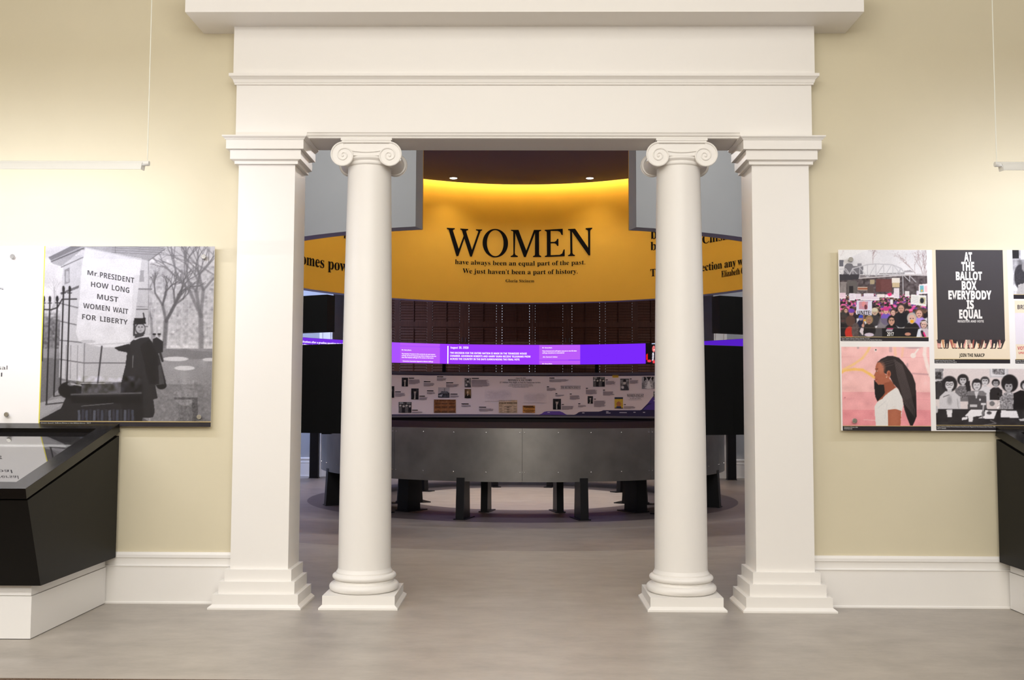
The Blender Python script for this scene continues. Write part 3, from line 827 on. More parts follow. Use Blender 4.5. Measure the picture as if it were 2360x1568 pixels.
TX = [(-2.298, 1.873, 0.112, 1.843, 1.763, 0.231, 4), (-1.988, 1.810, 0.134, 1.778, 1.725, 0.217, 4), (-1.722, 1.908, 0.129, 1.877, 1.835, 0.203, 3), (-1.534, 1.791, 0.142, 1.759, 1.711, 0.259, 3), (-1.019, 1.882, 0.144, 1.850, 1.721, 0.354, 6), (-2.578, 1.604, 0.119, 1.577, 1.519, 0.214, 3), (-2.076, 1.524, 0.114, 1.498, 1.456, 0.174, 3), (-1.924, 1.630, 0.133, 1.600, 1.570, 0.179, 2), (-1.446, 1.567, 0.141, 1.537, 1.507, 0.184, 2), (-2.223, 1.251, 0.118, 1.219, 1.201, 0.224, 2), (-1.224, 1.376, 0.145, 1.346, 1.326, 0.202, 2), (-0.871, 1.311, 0.143, 1.281, 1.238, 0.292, 3), (0.532, 1.897, 0.103, 1.867, 1.825, 0.402, 3), (0.483, 1.721, 0.044, 1.695, 1.649, 0.189, 3), (0.654, 1.585, 0.038, 1.558, 1.540, 0.176, 2), (0.940, 1.577, 0.041, 1.547, 1.475, 0.207, 4), (1.263, 1.692, 0.042, 1.662, 1.578, 0.227, 5), (1.609, 1.656, 0.042, 1.626, 1.556, 0.234, 4), (1.662, 1.857, 0.045, 1.832, 1.769, 0.204, 4), (2.151, 1.872, 0.042, 1.845, 1.785, 0.186, 4), (1.426, 1.478, 0.041, 1.446, 1.332, 0.239, 6), (1.110, 1.387, 0.044, 1.355, 1.327, 0.159, 2), (0.781, 1.369, 0.044, 1.338, 1.275, 0.244, 4), (2.031, 1.373, 0.040, 1.339, 1.305, 0.229, 3)]
rng = random.Random(5)
for u, zh, wh, za, zb, wb, n in TX:
    poly_patch('date_lettering', [[[(u, zh - 0.007), (u + wh, zh - 0.007), (u + wh, zh + 0.007), (u, zh + 0.007)]]], INK, tl, TLW(0.009))
    rows = 2 * n; bars = []
    for k in range(rows):
        z = za + (zb - za) * k / (rows - 1)
        ww = wb * (rng.uniform(0.82, 1.0) if k < rows - 1 else 0.6)
        bars.append([[(u, z - 0.0036), (u + ww, z - 0.0036), (u + ww, z + 0.0036), (u, z + 0.0036)]])
    poly_patch('body_lettering', bars, TLTEXT, tl, TLW(0.009))
WT = mat('white_print_ink', (206, 200, 210), 0.6)
for u, z, w2 in ((0.495, 1.212, 0.05), (1.19, 1.205, 0.045), (1.67, 1.232, 0.05), (1.67, 1.207, 0.09), (1.94, 1.218, 0.15), (2.225, 1.225, 0.045), (2.42, 1.225, 0.045), (2.64, 1.34, 0.05), (2.64, 1.45, 0.05)):
    poly_patch('date_lettering', [[[(u, z - 0.006), (u + w2, z - 0.006), (u + w2, z + 0.006), (u, z + 0.006)]]], WT, tl, TLW(0.009))
lines_build('title_lettering', [('August 26, 1920', 'serif', -0.143, 0.057, 1.885, 0.020), ('WOMEN\u2019S VICTORY', 'serif', -0.293, 0.185, 1.834, 0.036),
    ('27 Million Win Right to Vote by Tennessee Action', 'serif', -0.457, 0.355, 1.795, 0.025),
    ('The 19th Amendment to the Constitution, granting', 'serif', -0.27, 0.20, 1.752, 0.013), ('women the right to vote, is signed into law by the U.S.', 'serif', -0.29, 0.21, 1.730, 0.013), ('Secretary of State Bainbridge Colby.', 'serif', -0.20, 0.12, 1.708, 0.013)], INK, tl, TLW(0.009))
lines_build('title_lettering', [('THE RETRENCHMENT', 'serif', 0.757, 1.159, 1.688, 0.044), ('WOMEN ENLIST', 'serif', 2.094, 2.438, 1.519, 0.054), ('to aid war effort', 'serif', 2.155, 2.379, 1.486, 0.02)], GREYINK, tl, TLW(0.009))
lines_build('title_lettering', [('THE WOMAN\u2019S BIBLE', 'serif', -1.762, -1.355, 1.425, 0.022), ('27,000,000 WOMEN VOTE', 'bold', -0.468, -0.115, 1.382, 0.026), ('IN SUFFRAGE VICTORY', 'bold', 0.03, 0.24, 1.302, 0.018)], INK, tl, TLW(0.011))
poly_patch('rule', [[[(a, z), (b, z), (b, z + 0.003), (a, z + 0.003)]] for a, b, z in ((0.757, 1.159, 1.676), (0.757, 1.159, 1.742), (2.094, 2.438, 1.585), (2.13, 2.40, 1.466), (-0.25, 0.18, 1.776))], GREYINK, tl, TLW(0.009))
for a in (-17.9, 16.8):         # struts between the timeline board and the screen above
    MB().arc(TR + 0.06, TR + 0.10, 1.985, 2.20, a - 0.36, a + 0.36, 2).build('strut', MATTEBLACK, tl)
    MB().arc(LR + 0.15, TR + 0.10, 2.16, 2.20, a - 0.36, a + 0.36, 2).build('strut', MATTEBLACK, tl)
for s in (-1, 1):
    x, y = s * 3.85, 18.46
    p = MB().box(x - 0.08, x + 0.08, y - 0.08, y + 0.08, 0.0, 1.95)
    po = p.build('post', LEGB, tl, bevel=0.012)
    MB().box(x - 0.088, x + 0.088, y - 0.088, y + 0.088, 0.0, 0.01).build('foot_plate', LEGB, po)
MB().box(-2.09, -1.995, 10.36, 10.44, 1.066, 1.10).build('junction_box', MATTEBLACK, tl)

# ================================================================== RING TABLE
tb = empty('ring_table', (0, CY, 0), 'round metal clad ring table on black legs in the middle of the round room', 'table')
BR = 2.94
NSEG = 11
for k in range(NSEG):
    a0 = 180 + (k - 0.5) * 360 / NSEG + 180 / NSEG
    a1 = a0 + 360 / NSEG
    panel = MB().arc(BR - 0.012, BR, 0.456, 1.094, a0 + 0.03, a1 - 0.03, 12).build('band_panel', STEEL, tb, smooth=True)
    b = MB()
    for zz in (1.043, 0.570):
        for j in range(5):
            a = math.radians(a0 + 0.55 + j * (360 / NSEG - 1.1) / 4)
            c0 = Vector((math.sin(a), math.cos(a), 0))
            t = Vector((c0.y, -c0.x, 0))
            P = [(0.008, 0.0), (0.007, 0.004), (0.004, 0.006)]
            ctr = Vector((0, CY, zz)) + c0 * BR
            vs = []; seg = 8
            for r, hgt in P:
                for q in range(seg):
                    an = 2 * PI * q / seg
                    vs.append(ctr + c0 * hgt + t * (r * math.cos(an)) + Vector((0, 0, r * math.sin(an))))
            fs = [(i * seg + q, i * seg + (q + 1) % seg, (i + 1) * seg + (q + 1) % seg, (i + 1) * seg + q) for i in range(2) for q in range(seg)]
            fs.append(tuple(2 * seg + q for q in range(seg)))
            b.add(vs, fs)
    b.build('rivet_row', STUD, panel, smooth=True)
MB().arc(2.0, BR - 0.013, 1.070, 1.094, 0, 360, 96, z0b=1.126, z1b=1.150).build('table_top', mat('black_table_top', (9, 9, 11), 0.6, spec=0.04), tb, smooth=True)
MB().arc(2.0, 2.02, 0.52, 1.128, 0, 360, 96).build('inner_skirt', MATTEBLACK, tb, smooth=True)
MB().arc(2.02, BR - 0.013, 0.47, 0.50, 0, 360, 96).build('under_frame', MATTEBLACK, tb)
def table_leg(x, y, rad=0.25, tan=0.10, inward=True):
    v = Vector((x, y - CY, 0)); r = v.normalized(); t = Vector((r.y, -r.x, 0)); c = Vector((x, y, 0))
    def quad(dr, dt, z):
        return [c + r * a * dr + t * b * dt + Vector((0, 0, z)) for a, b in ((-1, -1), (1, -1), (1, 1), (-1, 1))]
    lg = MB().hexa(quad(rad / 2, tan / 2, 0.012), quad(rad / 2 * 0.8, tan / 2, 0.50)).build('leg', LEGB, tb)
    MB().hexa([p + r * (-0.05) for p in quad(rad / 2 + 0.06, tan / 2 + 0.025, 0.0)], [p + r * (-0.05) for p in quad(rad / 2 + 0.06, tan / 2 + 0.025, 0.012)]).build('foot_plate', LEGB, lg)
for s in (-1, 1):
    for x, y, rad, tan in ((0.715, 12.09, 0.26, 0.10), (0.465, 12.91, 0.20, 0.09), (1.83, 12.58, 0.26, 0.10), (1.47, 12.98, 0.24, 0.18), (2.56, 13.62, 0.26, 0.10), (1.58, 14.05, 0.30, 0.24),
                           (1.60, 15.85, 0.20, 0.10), (0.47, 16.74, 0.20, 0.09), (2.56, 16.08, 0.26, 0.10), (1.83, 17.10, 0.26, 0.10), (0.64, 17.60, 0.26, 0.10)):
        table_leg(s * x, y, rad, tan)

# ================================================================== SHUTTERS
SB = [-3.62, -3.235, -2.57, -1.905, -1.2, -0.484, 0.195, 0.909, 1.627, 2.29, 2.955, 3.62]
names = ['narrow dark louvred shutter at the end of the window nearest the banner photograph',
         'dark louvred shutter hidden mostly behind the column near the banner photograph', 'dark louvred shutter above the first orchid letter card on the purple screen',
         'dark louvred shutter with a pull above the August 18 heading on the screen', 'dark louvred shutter with a pull above the words ENTIRE NATION on the screen',
         'dark louvred shutter above the words TENNESSEE HOUSE, one of the two beside the brightest slits', 'dark louvred shutter with a pull above the second orchid letter card on the screen',
         'dark louvred shutter with a pull above where the second letter card ends', 'dark louvred shutter above the plain violet part of the screen',
         'dark louvred shutter above the small video picture on the screen', 'dark louvred shutter hidden behind the column near the crowd photograph']
SY, SZ0, SZ1 = 20.25, 0.62, 4.30
wide = {-1.2: 0.094, 0.909: 0.092}
pulls = {3: 1, 4: -1, 6: 1, 7: -1}
glow = [0.001, 0.0025, 0.0025, 0.0022, 0.0035, 0.006, 0.0022, 0.0035, 0.003, 0.001, 0.001]
for i in range(11):
    xa, xb = SB[i] + 0.0002, SB[i + 1] - 0.0002
    wl, wr = wide.get(SB[i], 0.056), wide.get(SB[i + 1], 0.056)
    la, lb = xa + wl, xb - wr
    root = empty('shutter_panel', ((xa + xb) / 2, SY, SZ0), names[i], 'shutter', 'louvred shutters across the far window')
    f = MB().box(xa, la, SY - 0.016, SY + 0.016, SZ0, SZ1); f.box(lb, xb, SY - 0.016, SY + 0.016, SZ0, SZ1)
    for z0, z1 in ((SZ0, SZ0 + 0.12), (2.945, 3.045), (SZ1 - 0.12, SZ1)): f.box(la, lb, SY - 0.014, SY + 0.014, z0, z1)
    g = glow[i]
    for z0, z1 in ((SZ0 + 0.12, 2.945), (3.045, SZ1 - 0.12)):       # louvre pins, added and sized to break the slit light into dots
        n = int((z1 - z0) / 0.056)
        for k in range(n):
            z = z0 + (k + 0.5) * (z1 - z0) / n
            for x0, x1 in ((la, la + g), (lb - g, lb)): f.box(x0, x1, SY - 0.008, SY + 0.008, z - 0.017, z + 0.017)
    f.build('frame', WOOD, root)
    lv = MB(); rr = random.Random(i)
    for z0, z1 in ((SZ0 + 0.12, 2.945), (3.045, SZ1 - 0.12)):
        n = int((z1 - z0) / 0.056)
        for k in range(n):
            z = z0 + (k + 0.5) * (z1 - z0) / n
            tlt = math.radians(70 + rr.uniform(-3, 3)); hw = 0.033
            dy, dz = hw * math.cos(tlt), hw * math.sin(tlt); th = 0.0035
            lv.prism([(SY - dy, z - dz), (SY - dy + th * 2, z - dz - 0.001), (SY + dy, z + dz - th), (SY + dy - th, z + dz), (SY - dy - 0.001, z - dz + th * 2)], la + g, lb - g, 'x')
    lv.build('louvres', WOOD, root)
    xm = (la + lb) / 2
    MB().box(xm - 0.007, xm + 0.007, SY - 0.036, SY - 0.024, SZ0 + 0.16, 2.93).box(xm - 0.007, xm + 0.007, SY - 0.036, SY - 0.024, 3.06, SZ1 - 0.16).build('tilt_rod', WOOD, root)
    if i in pulls:
        xp = xb - 0.038 if pulls[i] > 0 else xa + 0.038
        MB().box(xp - 0.005, xp + 0.005, SY - 0.034, SY - 0.016, 2.635, 2.725).build('pull', FRAMEG, root, bevel=0.002)

# ================================================================== WALL PANELS
PY = 6.9437                     # face of the printed sheet behind the acrylic
def sheet(name, x0, x1, z0, z1, material, parent, lift=0.0004):
    return raw_build(name, [(x0, PY - lift, z0), (x1, PY - lift, z0), (x1, PY - lift, z1), (x0, PY - lift, z1)], [(0, 1, 2, 3)], material, parent)
def bolt(x, z, parent):
    MB().lathe([(0.0, 6.916), (0.015, 6.916), (0.017, 6.9185), (0.017, 6.929), (0.0, 6.929)], x, z, 28, 'y').build('standoff_cap', STUD, parent, smooth=True)
    MB().lathe([(0.0, 6.949), (0.013, 6.949), (0.013, 6.985), (0.0, 6.985)], x, z, 20, 'y').build('standoff_barrel', STUD, parent, smooth=True)
def panel_base(x0, x1, z0, z1, label, bolts):
    root = empty('wall_panel', ((x0 + x1) / 2, 6.955, z0), label, 'panel', 'acrylic history panels on the front wall')
    MB().box(x0, x1, 6.944, 6.948, z0, z1).build('print_sheet', BOARD, root)
    MB().box(x0 - 0.003, x1 + 0.003, 6.9295, 6.9425, z0 - 0.003, z1 + 0.003).build('acrylic_sheet', ACRYLIC, root)
    for x, z in bolts: bolt(x, z, root)
    return root
FW = lambda lift: flatwrap(PY - lift)

# ---- left panel: white text sheet and the banner photograph
pl = panel_base(-4.85, -2.176, 1.224, 2.496, 'long acrylic wall panel with the black and white banner photograph',
                [(-2.248, 2.420), (-3.602, 2.419), (-3.604, 1.305), (-2.253, 1.294), (-4.78, 2.42), (-4.78, 1.30)])
sheet('white_field', -4.85, -3.388, 1.224, 2.496, SIGNW, pl)
sheet('yellow_rule', -3.388, -3.380, 1.224, 2.496, YLINE, pl)
sheet('caption_strip', -3.380, -2.176, 1.224, 1.256, STRIP, pl)
sheet('gold_rule', -3.380, -2.176, 1.256, 1.261, GOLDLINE, pl)
lines_build('lettering', [('Virginia Arnold, Suffrage Picket at the White House, 1917', 'sans', -3.372, -3.02, 1.242, 0.008)], BOARD, pl, FW(0.0008))
lines_build('lettering', [('sought rights for all', 'sans', -4.45, -3.70, 2.232, 0.022), ('and equal liberties', 'sans', -4.45, -3.666, 2.184, 0.020),
    ('their struggle', 'sans', -4.45, -3.70, 1.824, 0.022)], GREYINK, pl, FW(0.0008))
lines_build('lettering', [('A CALL FOR CHANGE', 'bold', -4.45, -3.72, 2.30, 0.034)], REDINK, pl, FW(0.0008))
lines_build('lettering', [('leading the effort for universal', 'sans', -4.45, -3.62, 1.62, 0.028), ('suffrage and a global', 'sans', -4.45, -3.655, 1.57, 0.028),
    ('women organizing', 'sans', -4.45, -3.70, 1.46, 0.028), ('in a changing world', 'sans', -4.45, -3.73, 1.41, 0.028)], GREYINK, pl, FW(0.0008))

c = Canvas(330, 336, (352, 100), (1690, 100), (310, 1468), (1657, 1472), (226, 222, 224), 11)
G = lambda v: (v, v - 3, v)
# sky and winter trees
c.mottle(300, 90, 1700, 900, 60, 7)
c.rect(1170, 260, 1700, 880, G(196), .75); c.ell(1420, 420, 230, 300, G(176), .5, .9); c.mottle(1170, 200, 1700, 900, 16, 17)
for x in range(1220, 1690, 52): c.line([(x, 900), (x + 4, 330)], 9, G(214), .5)
for y in range(380, 900, 70): c.line([(1190, y), (1690, y)], 6, G(216), .35)
c.tree(1200, 900, 1.62, 230, 20, G(128), 6, .6); c.tree(1290, 900, 1.5, 210, 34, G(96), 6, .75); c.tree(1580, 910, 1.58, 260, 40, G(118), 6, .7)
c.tree(1690, 330, 2.6, 170, 12, G(120), 5, .6); c.tree(1690, 180, 2.4, 120, 10, G(150), 5, .6)
c.tree(380, 800, 1.5, 160, 10, G(150), 5, .5)
c.ell(380, 830, 110, 170, G(92), .75, .5); c.ell(440, 760, 60, 120, G(112), .6, .6); c.mottle(300, 600, 480, 990, 12, 24)
# ground
c.rect(300, 905, 1700, 1480, G(156)); c.mottle(300, 905, 1700, 1480, 50, 9)
c.poly([(1180, 900), (1700, 930), (1700, 985), (1200, 990)], G(132), .8); c.ell(1380, 985, 100, 18, G(224)); c.ell(1650, 990, 60, 14, G(220)); c.ell(1450, 1056, 80, 18, G(226))
c.poly([(300, 975), (470, 985), (480, 1200), (300, 1390)], G(120)); c.poly([(300, 1330), (470, 1290), (520, 1320), (300, 1450)], G(176))
c.poly([(1180, 1180), (1680, 1180), (1680, 1480), (1180, 1480)], G(128), .7); c.mottle(1180, 1150, 1680, 1480, 14, 9)
# stone gate pier
c.poly([(500, 180), (1175, 150), (1172, 720), (1160, 1180), (660, 1180), (462, 1130), (478, 480)], G(208))
c.poly([(650, 1170), (1160, 1180), (1165, 440), (1080, 440), (660, 200)], G(198))
c.poly([(376, 190), (560, 100), (1300, 100), (1280, 130), (1165, 218), (640, 130), (480, 262), (410, 240)], G(176))
c.poly([(376, 190), (560, 100), (640, 104), (400, 214)], G(132)); c.line([(400, 225), (655, 118)], 8, G(96)); c.line([(480, 268), (650, 190)], 7, G(120))
for y in (112, 128, 146, 164): c.line([(880, y - 14), (1290, y + 6)], 4, G(128))
c.line([(1165, 218), (1300, 120)], 5, G(110))
for y0, y1 in ((1175, 1170), (1018, 1018), (870, 860), (720, 735), (580, 600)): c.line([(464, y0 - 30), (664, y1), (1160, y1 - 2)], 8, G(112))
for x in (520, 556, 610): c.line([(x, 880), (x - 4, 1140)], 5, G(140))
c.line([(664, 870), (656, 1170)], 7, G(124)); c.line([(1166, 200), (1168, 720)], 6, G(150))
c.poly([(505, 290), (545, 270), (545, 390), (505, 405)], G(150)); c.rect(516, 300, 538, 385, G(190)); c.poly([(470, 470), (620, 410), (620, 430), (480, 486)], G(110))
c.rect(1095, 290, 1130, 380, G(168)); c.line([(1086, 438), (1190, 440)], 10, G(120)); c.line([(1060, 575), (1168, 580)], 6, G(150))
# banner
c.poly([(668, 112), (1112, 200), (1098, 330), (1070, 560), (1046, 830), (1010, 868), (900, 895), (800, 896), (690, 868), (618, 850), (596, 780), (624, 500), (640, 260)], G(233))
c.mottle(600, 110, 1110, 890, 46, 4); c.poly([(1050, 330), (1098, 330), (1046, 830), (1020, 850)], G(216), .6); c.line([(668, 112), (1150, 216)], 7, G(206)); c.line([(905, 100), (905, 155)], 4, G(120))
c.ell(690, 850, 60, 14, G(205)); c.line([(720, 876), (1020, 860)], 10, G(196), .6); c.line([(800, 888), (768, 1172)], 12, G(64))
# iron gate
for x0, y0, x1, y1 in ((390, 560, 366, 1340), (448, 560, 424, 1275), (497, 450, 476, 1185), (546, 455, 526, 1175), (342, 570, 330, 1000)): c.line([(x0, y0), (x1, y1)], 11, G(34))
for x, y in ((342, 520), (390, 520), (448, 518), (497, 440), (546, 440)): c.ell(x, y, 11, 26, G(38)); c.line([(x - 15, y + 30), (x + 15, y + 30)], 7, G(38)); c.line([(x, y + 20), (x, y + 60)], 9, G(38))
c.line([(330, 600), (400, 602), (450, 585), (486, 520), (600, 518)], 10, G(44)); c.line([(360, 1340), (500, 1325)], 9, G(60)); c.line([(424, 1278), (480, 1268)], 8, G(60))
# walkers behind
for x in (1212, 1250): c.ell(x, 804, 11, 14, G(150)); c.ell(x, 792, 14, 8, G(30))
c.poly([(1200, 830), (1230, 815), (1282, 850), (1280, 930), (1215, 950), (1200, 900)], G(40)); c.line([(1256, 930), (1276, 1000)], 18, G(44))
# woman in a dark coat and tall hat
c.poly([(1030, 850), (1100, 800), (1160, 806), (1215, 880), (1250, 960), (1300, 1150), (1308, 1200), (1270, 1222), (1220, 1190), (1238, 1290), (1205, 1300), (1216, 1400), (1200, 1440), (1100, 1440), (960, 1300), (950, 1180), (985, 1040), (1000, 920)], G(44))
c.poly([(940, 1180), (1120, 1180), (1130, 1472), (940, 1472)], G(32)); c.poly([(896, 898), (1010, 868), (1040, 900), (1020, 940), (930, 922)], G(40)); c.ell(1268, 1190, 40, 32, G(26)); c.poly([(1226, 1040), (1262, 1030), (1292, 1180), (1222, 1190)], G(72))
c.poly([(1100, 880), (1180, 830), (1240, 960), (1250, 1180), (1170, 1180)], G(26), .8)
c.line([(1060, 832), (1100, 814), (1160, 808)], 14, G(216)); c.line([(1046, 960), (1042, 1050)], 5, G(140))
c.ell(1102, 750, 40, 48, G(40)); c.ell(1102, 748, 35, 36, G(186)); c.ell(1090, 736, 7, 4, G(60)); c.ell(1116, 736, 7, 4, G(60)); c.line([(1094, 766), (1112, 766)], 4, G(90)); c.line([(1104, 742), (1106, 758)], 3, G(130))
c.poly([(1056, 668), (1142, 664), (1146, 712), (1046, 718)], G(34)); c.line([(1126, 628), (1138, 700)], 9, G(30)); c.line([(1056, 690), (1052, 800)], 14, G(50)); c.poly([(1060, 790), (1142, 780), (1120, 810), (1060, 824)], G(60))
c.poly([(960, 1440), (1120, 1440), (1170, 1472), (940, 1472)], G(34)); c.rect(1120, 1440, 1170, 1472, G(130), .6)
# sack and dark foreground, dim shelf reflections in the lower part
c.poly([(310, 1460), (480, 1370), (520, 1280), (640, 1180), (960, 1180), (960, 1472), (310, 1472)], G(40)); c.ell(548, 1228, 90, 66, G(26)); c.ell(560, 1180, 30, 16, G(150), .8); c.line([(560, 1180), (655, 1195)], 10, G(196))
c.poly([(640, 1190), (950, 1170), (950, 1250), (640, 1260)], G(86)); c.mottle(600, 1120, 1110, 1250, 26, 22, (.9, .9, 1.15)); c.line([(560, 1262), (1110, 1250)], 12, G(96)); c.rect(560, 1276, 1110, 1330, G(24)); c.line([(640, 1352), (890, 1330)], 4, G(140))
for k, x in enumerate(range(612, 1060, 30)): c.rect(x, 1382 - (k * 7) % 14, x + 20, 1466, ((112, 116, 134), (70, 68, 84), (86, 90, 110), (58, 56, 66))[k % 4], .7)
# stone bollard
c.rect(1366, 1284, 1552, 1472, G(122)); c.ell(1458, 1284, 86, 64, G(150)); c.rect(1366, 1284, 1552, 1300, G(96)); c.rect(1366, 1300, 1400, 1472, G(150), .6); c.rect(1510, 1300, 1552, 1472, G(84), .7); c.mottle(1366, 1220, 1552, 1472, 9, 12)
c.ell(1640, 1150, 50, 90, G(150), .6, .5)
c.c *= 0.87
c.blur(1)
c.build('photograph', pl, -3.380, 1.2615, -2.176, 2.496, FW(0.0006), 5)
def slanted(s, x0, z0, x1, z1, h):
    """banner line from (x0,z0) to (x1,z1), letters upright"""
    v, f = text2d(s, 'bold', x0, x1, 0, h)
    return [(x, z0 + (z1 - z0) * (x - x0) / (x1 - x0) + z) for x, z in v], f
V = []; F = []
px = lambda x, y: (-3.380 + (x - (352 - 42 * (y - 100) / 1370)) / 1338 * 1.204, 2.496 - (y - 100) / 1371 * 1.2345)
for s_, a, b, hh in (('Mr.', (684, 326), (772, 340), 36), ('PRESIDENT', (782, 346), (1052, 392), 42), ('HOW', (712, 420), (850, 438), 40), ('LONG', (876, 446), (1014, 470), 42), ('MUST', (760, 516), (926, 543), 40), ('WOMEN', (650, 588), (860, 614), 40), ('WAIT', (884, 618), (1004, 636), 40), ('FOR', (642, 676), (752, 688), 40), ('LIBERTY', (784, 692), (1000, 720), 40)):
    (xa, za), (xb, zb) = px(*a), px(*b)
    v, f = slanted(s_, xa, za, xb, zb, hh / 1371 * 1.2345)
    n = len(V); V += [(x, PY - 0.0012, z) for x, z in v]; F += [tuple(i + n for i in q) for q in f]
raw_build('banner_lettering', V, F, mat('banner_ink', (64, 60, 64), 0.6), pl)

# ---- right panel: crowd, portrait, poster, hearing
pr = panel_base(2.216, 4.85, 1.216, 2.482, 'long acrylic wall panel with crowd, poster and portrait pictures',
                [(2.296, 2.410), (2.303, 1.285), (4.78, 2.41), (4.78, 1.285)])
sheet('white_field', 2.216, 4.85, 1.216, 2.482, SIGNW, pr, 0.0002)
for x0, x1, z0, z1 in ((2.222, 2.834, 1.839, 1.866), (2.226, 2.837, 1.216, 1.247), (2.871, 3.395, 1.686, 1.714), (2.873, 3.98, 1.222, 1.254), (3.431, 3.98, 2.138, 2.167), (3.431, 3.98, 1.686, 1.714)):
    sheet('caption_strip', x0, x1, z0, z1, STRIP, pr)
    sheet('gold_rule', x0, x1, z1, z1 + 0.0032, GOLDLINE, pr)
lines_build('lettering', [('Power Together Women\u2019s March in Nashville, TN, 2017', 'sans', 2.230, 2.425, 1.855, 0.007), ('Image courtesy of the Special Collections Center at the Nashville Public Library', 'sans', 2.230, 2.51, 1.844, 0.007),
    ('Anonymous Woman, 2020', 'sans', 2.236, 2.33, 1.236, 0.007), ('STORYBLOCKS', 'sans', 2.236, 2.292, 1.225, 0.007),
    ('NAACP Voter Recruitment Poster, 1976', 'sans', 2.877, 3.012, 1.703, 0.007), ('Image courtesy of the Library of Congress', 'sans', 2.877, 3.025, 1.692, 0.007),
    ('Press Conference Held by Women Employees Suing Newsweek Magazine for Discriminatory Labor Practices, 1970', 'sans', 2.879, 3.28, 1.243, 0.007), ('GETTY IMAGES', 'sans', 2.879, 2.94, 1.231, 0.007),
    ('Shirley Chisholm Poster, 1972', 'sans', 3.437, 3.60, 1.703, 0.007), ('Image courtesy of the Library of Congress', 'sans', 3.437, 3.60, 1.692, 0.007)], BOARD, pr, FW(0.0008))

c = Canvas(230, 230, (35, 60), (1465, 60), (60, 1468), (1500, 1468), (226, 224, 226), 12)
rg = np.random.default_rng(7)
c.mottle(0, 40, 1500, 460, 120, 6); c.poly([(35, 60), (500, 60), (240, 170), (35, 260)], (240, 238, 236), .7)
for x, y, a in ((1420, 700, 1.57), (1300, 620, 1.7), (590, 300, 1.57), (1460, 500, 1.7)): c.tree(x, y, a, 190 if x > 1000 else 80, 18 if x == 1420 else 8, (140, 112, 112), 6, .6)
c.tree(60, 160, .9, 60, 6, (190, 170, 170), 4, .5)
c.rect(30, 225, 110, 330, (112, 112, 122)); c.poly([(110, 460), (130, 320), (170, 280), (250, 285), (270, 320), (430, 330), (430, 460)], (118, 116, 122)); c.rect(340, 278, 405, 330, (140, 138, 144)); c.poly([(1100, 400), (1200, 385), (1260, 420), (1100, 420)], (170, 164, 168))
c.poly([(30, 465), (560, 470), (1480, 480), (1480, 790), (40, 790)], (92, 82, 84)); c.mottle(30, 465, 1480, 800, 26, 20)
c.poly([(30, 460), (370, 455), (370, 540), (40, 560)], (62, 60, 66)); c.rect(640, 530, 900, 740, (104, 62, 60)); c.rect(720, 545, 890, 735, (120, 76, 74), .6); c.rect(55, 580, 160, 770, (168, 160, 156), .7); c.rect(170, 560, 330, 770, (104, 98, 96)); c.rect(200, 650, 270, 770, (46, 42, 46)); c.rect(340, 660, 500, 715, (198, 176, 160)); c.rect(345, 680, 500, 700, (160, 90, 60)); c.rect(500, 640, 600, 760, (90, 76, 74)); c.rect(545, 545, 615, 620, (176, 160, 130)); c.rect(900, 515, 1030, 600, (232, 224, 214)); c.rect(905, 590, 1025, 665, (206, 184, 148))
S = (196, 194, 198)
c.line([(210, 460), (260, 365), (500, 300), (640, 288), (900, 300), (1050, 360), (1100, 430), (1090, 470)], 17, S)
c.line([(365, 520), (1090, 470), (1480, 455)], 20, (206, 200, 200)); c.line([(365, 490), (1090, 455)], 10, (170, 166, 170)); c.line([(700, 450), (1100, 435)], 14, (96, 92, 92), .7)
for x0, y0, x1, y1 in ((260, 370, 265, 450), (260, 375, 330, 450), (375, 340, 375, 510), (375, 345, 495, 500), (500, 305, 505, 500), (640, 290, 520, 495), (640, 290, 640, 485), (765, 295, 768, 480), (765, 300, 640, 480), (890, 305, 780, 490), (915, 305, 915, 480), (930, 320, 1060, 470), (1030, 350, 1035, 450), (1050, 370, 960, 460), (1075, 480, 1085, 780), (1100, 480, 1190, 570), (1190, 480, 1190, 570), (1190, 480, 1290, 580)): c.line([(x0, y0), (x1, y1)], 12, S)
c.line([(40, 375), (150, 370), (200, 440)], 14, S); c.line([(40, 400), (90, 460), (120, 380), (190, 450)], 10, S)
# crowd, back to front
pal = [(30, 26, 30), (44, 38, 40), (62, 46, 44), (88, 70, 60), (186, 140, 124), (214, 170, 150), (196, 150, 136), (220, 70, 150), (236, 110, 170), (96, 60, 140), (52, 58, 92), (160, 40, 44), (226, 222, 226), (112, 84, 64), (150, 118, 96), (60, 86, 120)]
for row in range(11):
    y = 800 + row * 26; sz = 13 + row * 2.6
    for k in range(int(1500 / (sz * 1.25))):
        x = 40 + rg.uniform(0, 1450); yy = y + rg.uniform(-14, 14); b = pal[int(rg.integers(0, len(pal)))]
        c.ell(x, yy + sz * 1.7, sz * 1.25, sz * 1.3, pal[int(rg.integers(0, 4))] if rg.random() < .75 else pal[int(rg.integers(7, 16))], 1, .3)
        c.ell(x, yy, sz * .74, sz * .95, pal[int(rg.integers(4, 7))] if rg.random() < .6 else b, 1, .3)
        c.ell(x, yy - sz * .6, sz * .8, sz * .55, pal[int(rg.integers(0, 4))] if rg.random() < .7 else pal[int(rg.integers(7, 10))], 1, .3)
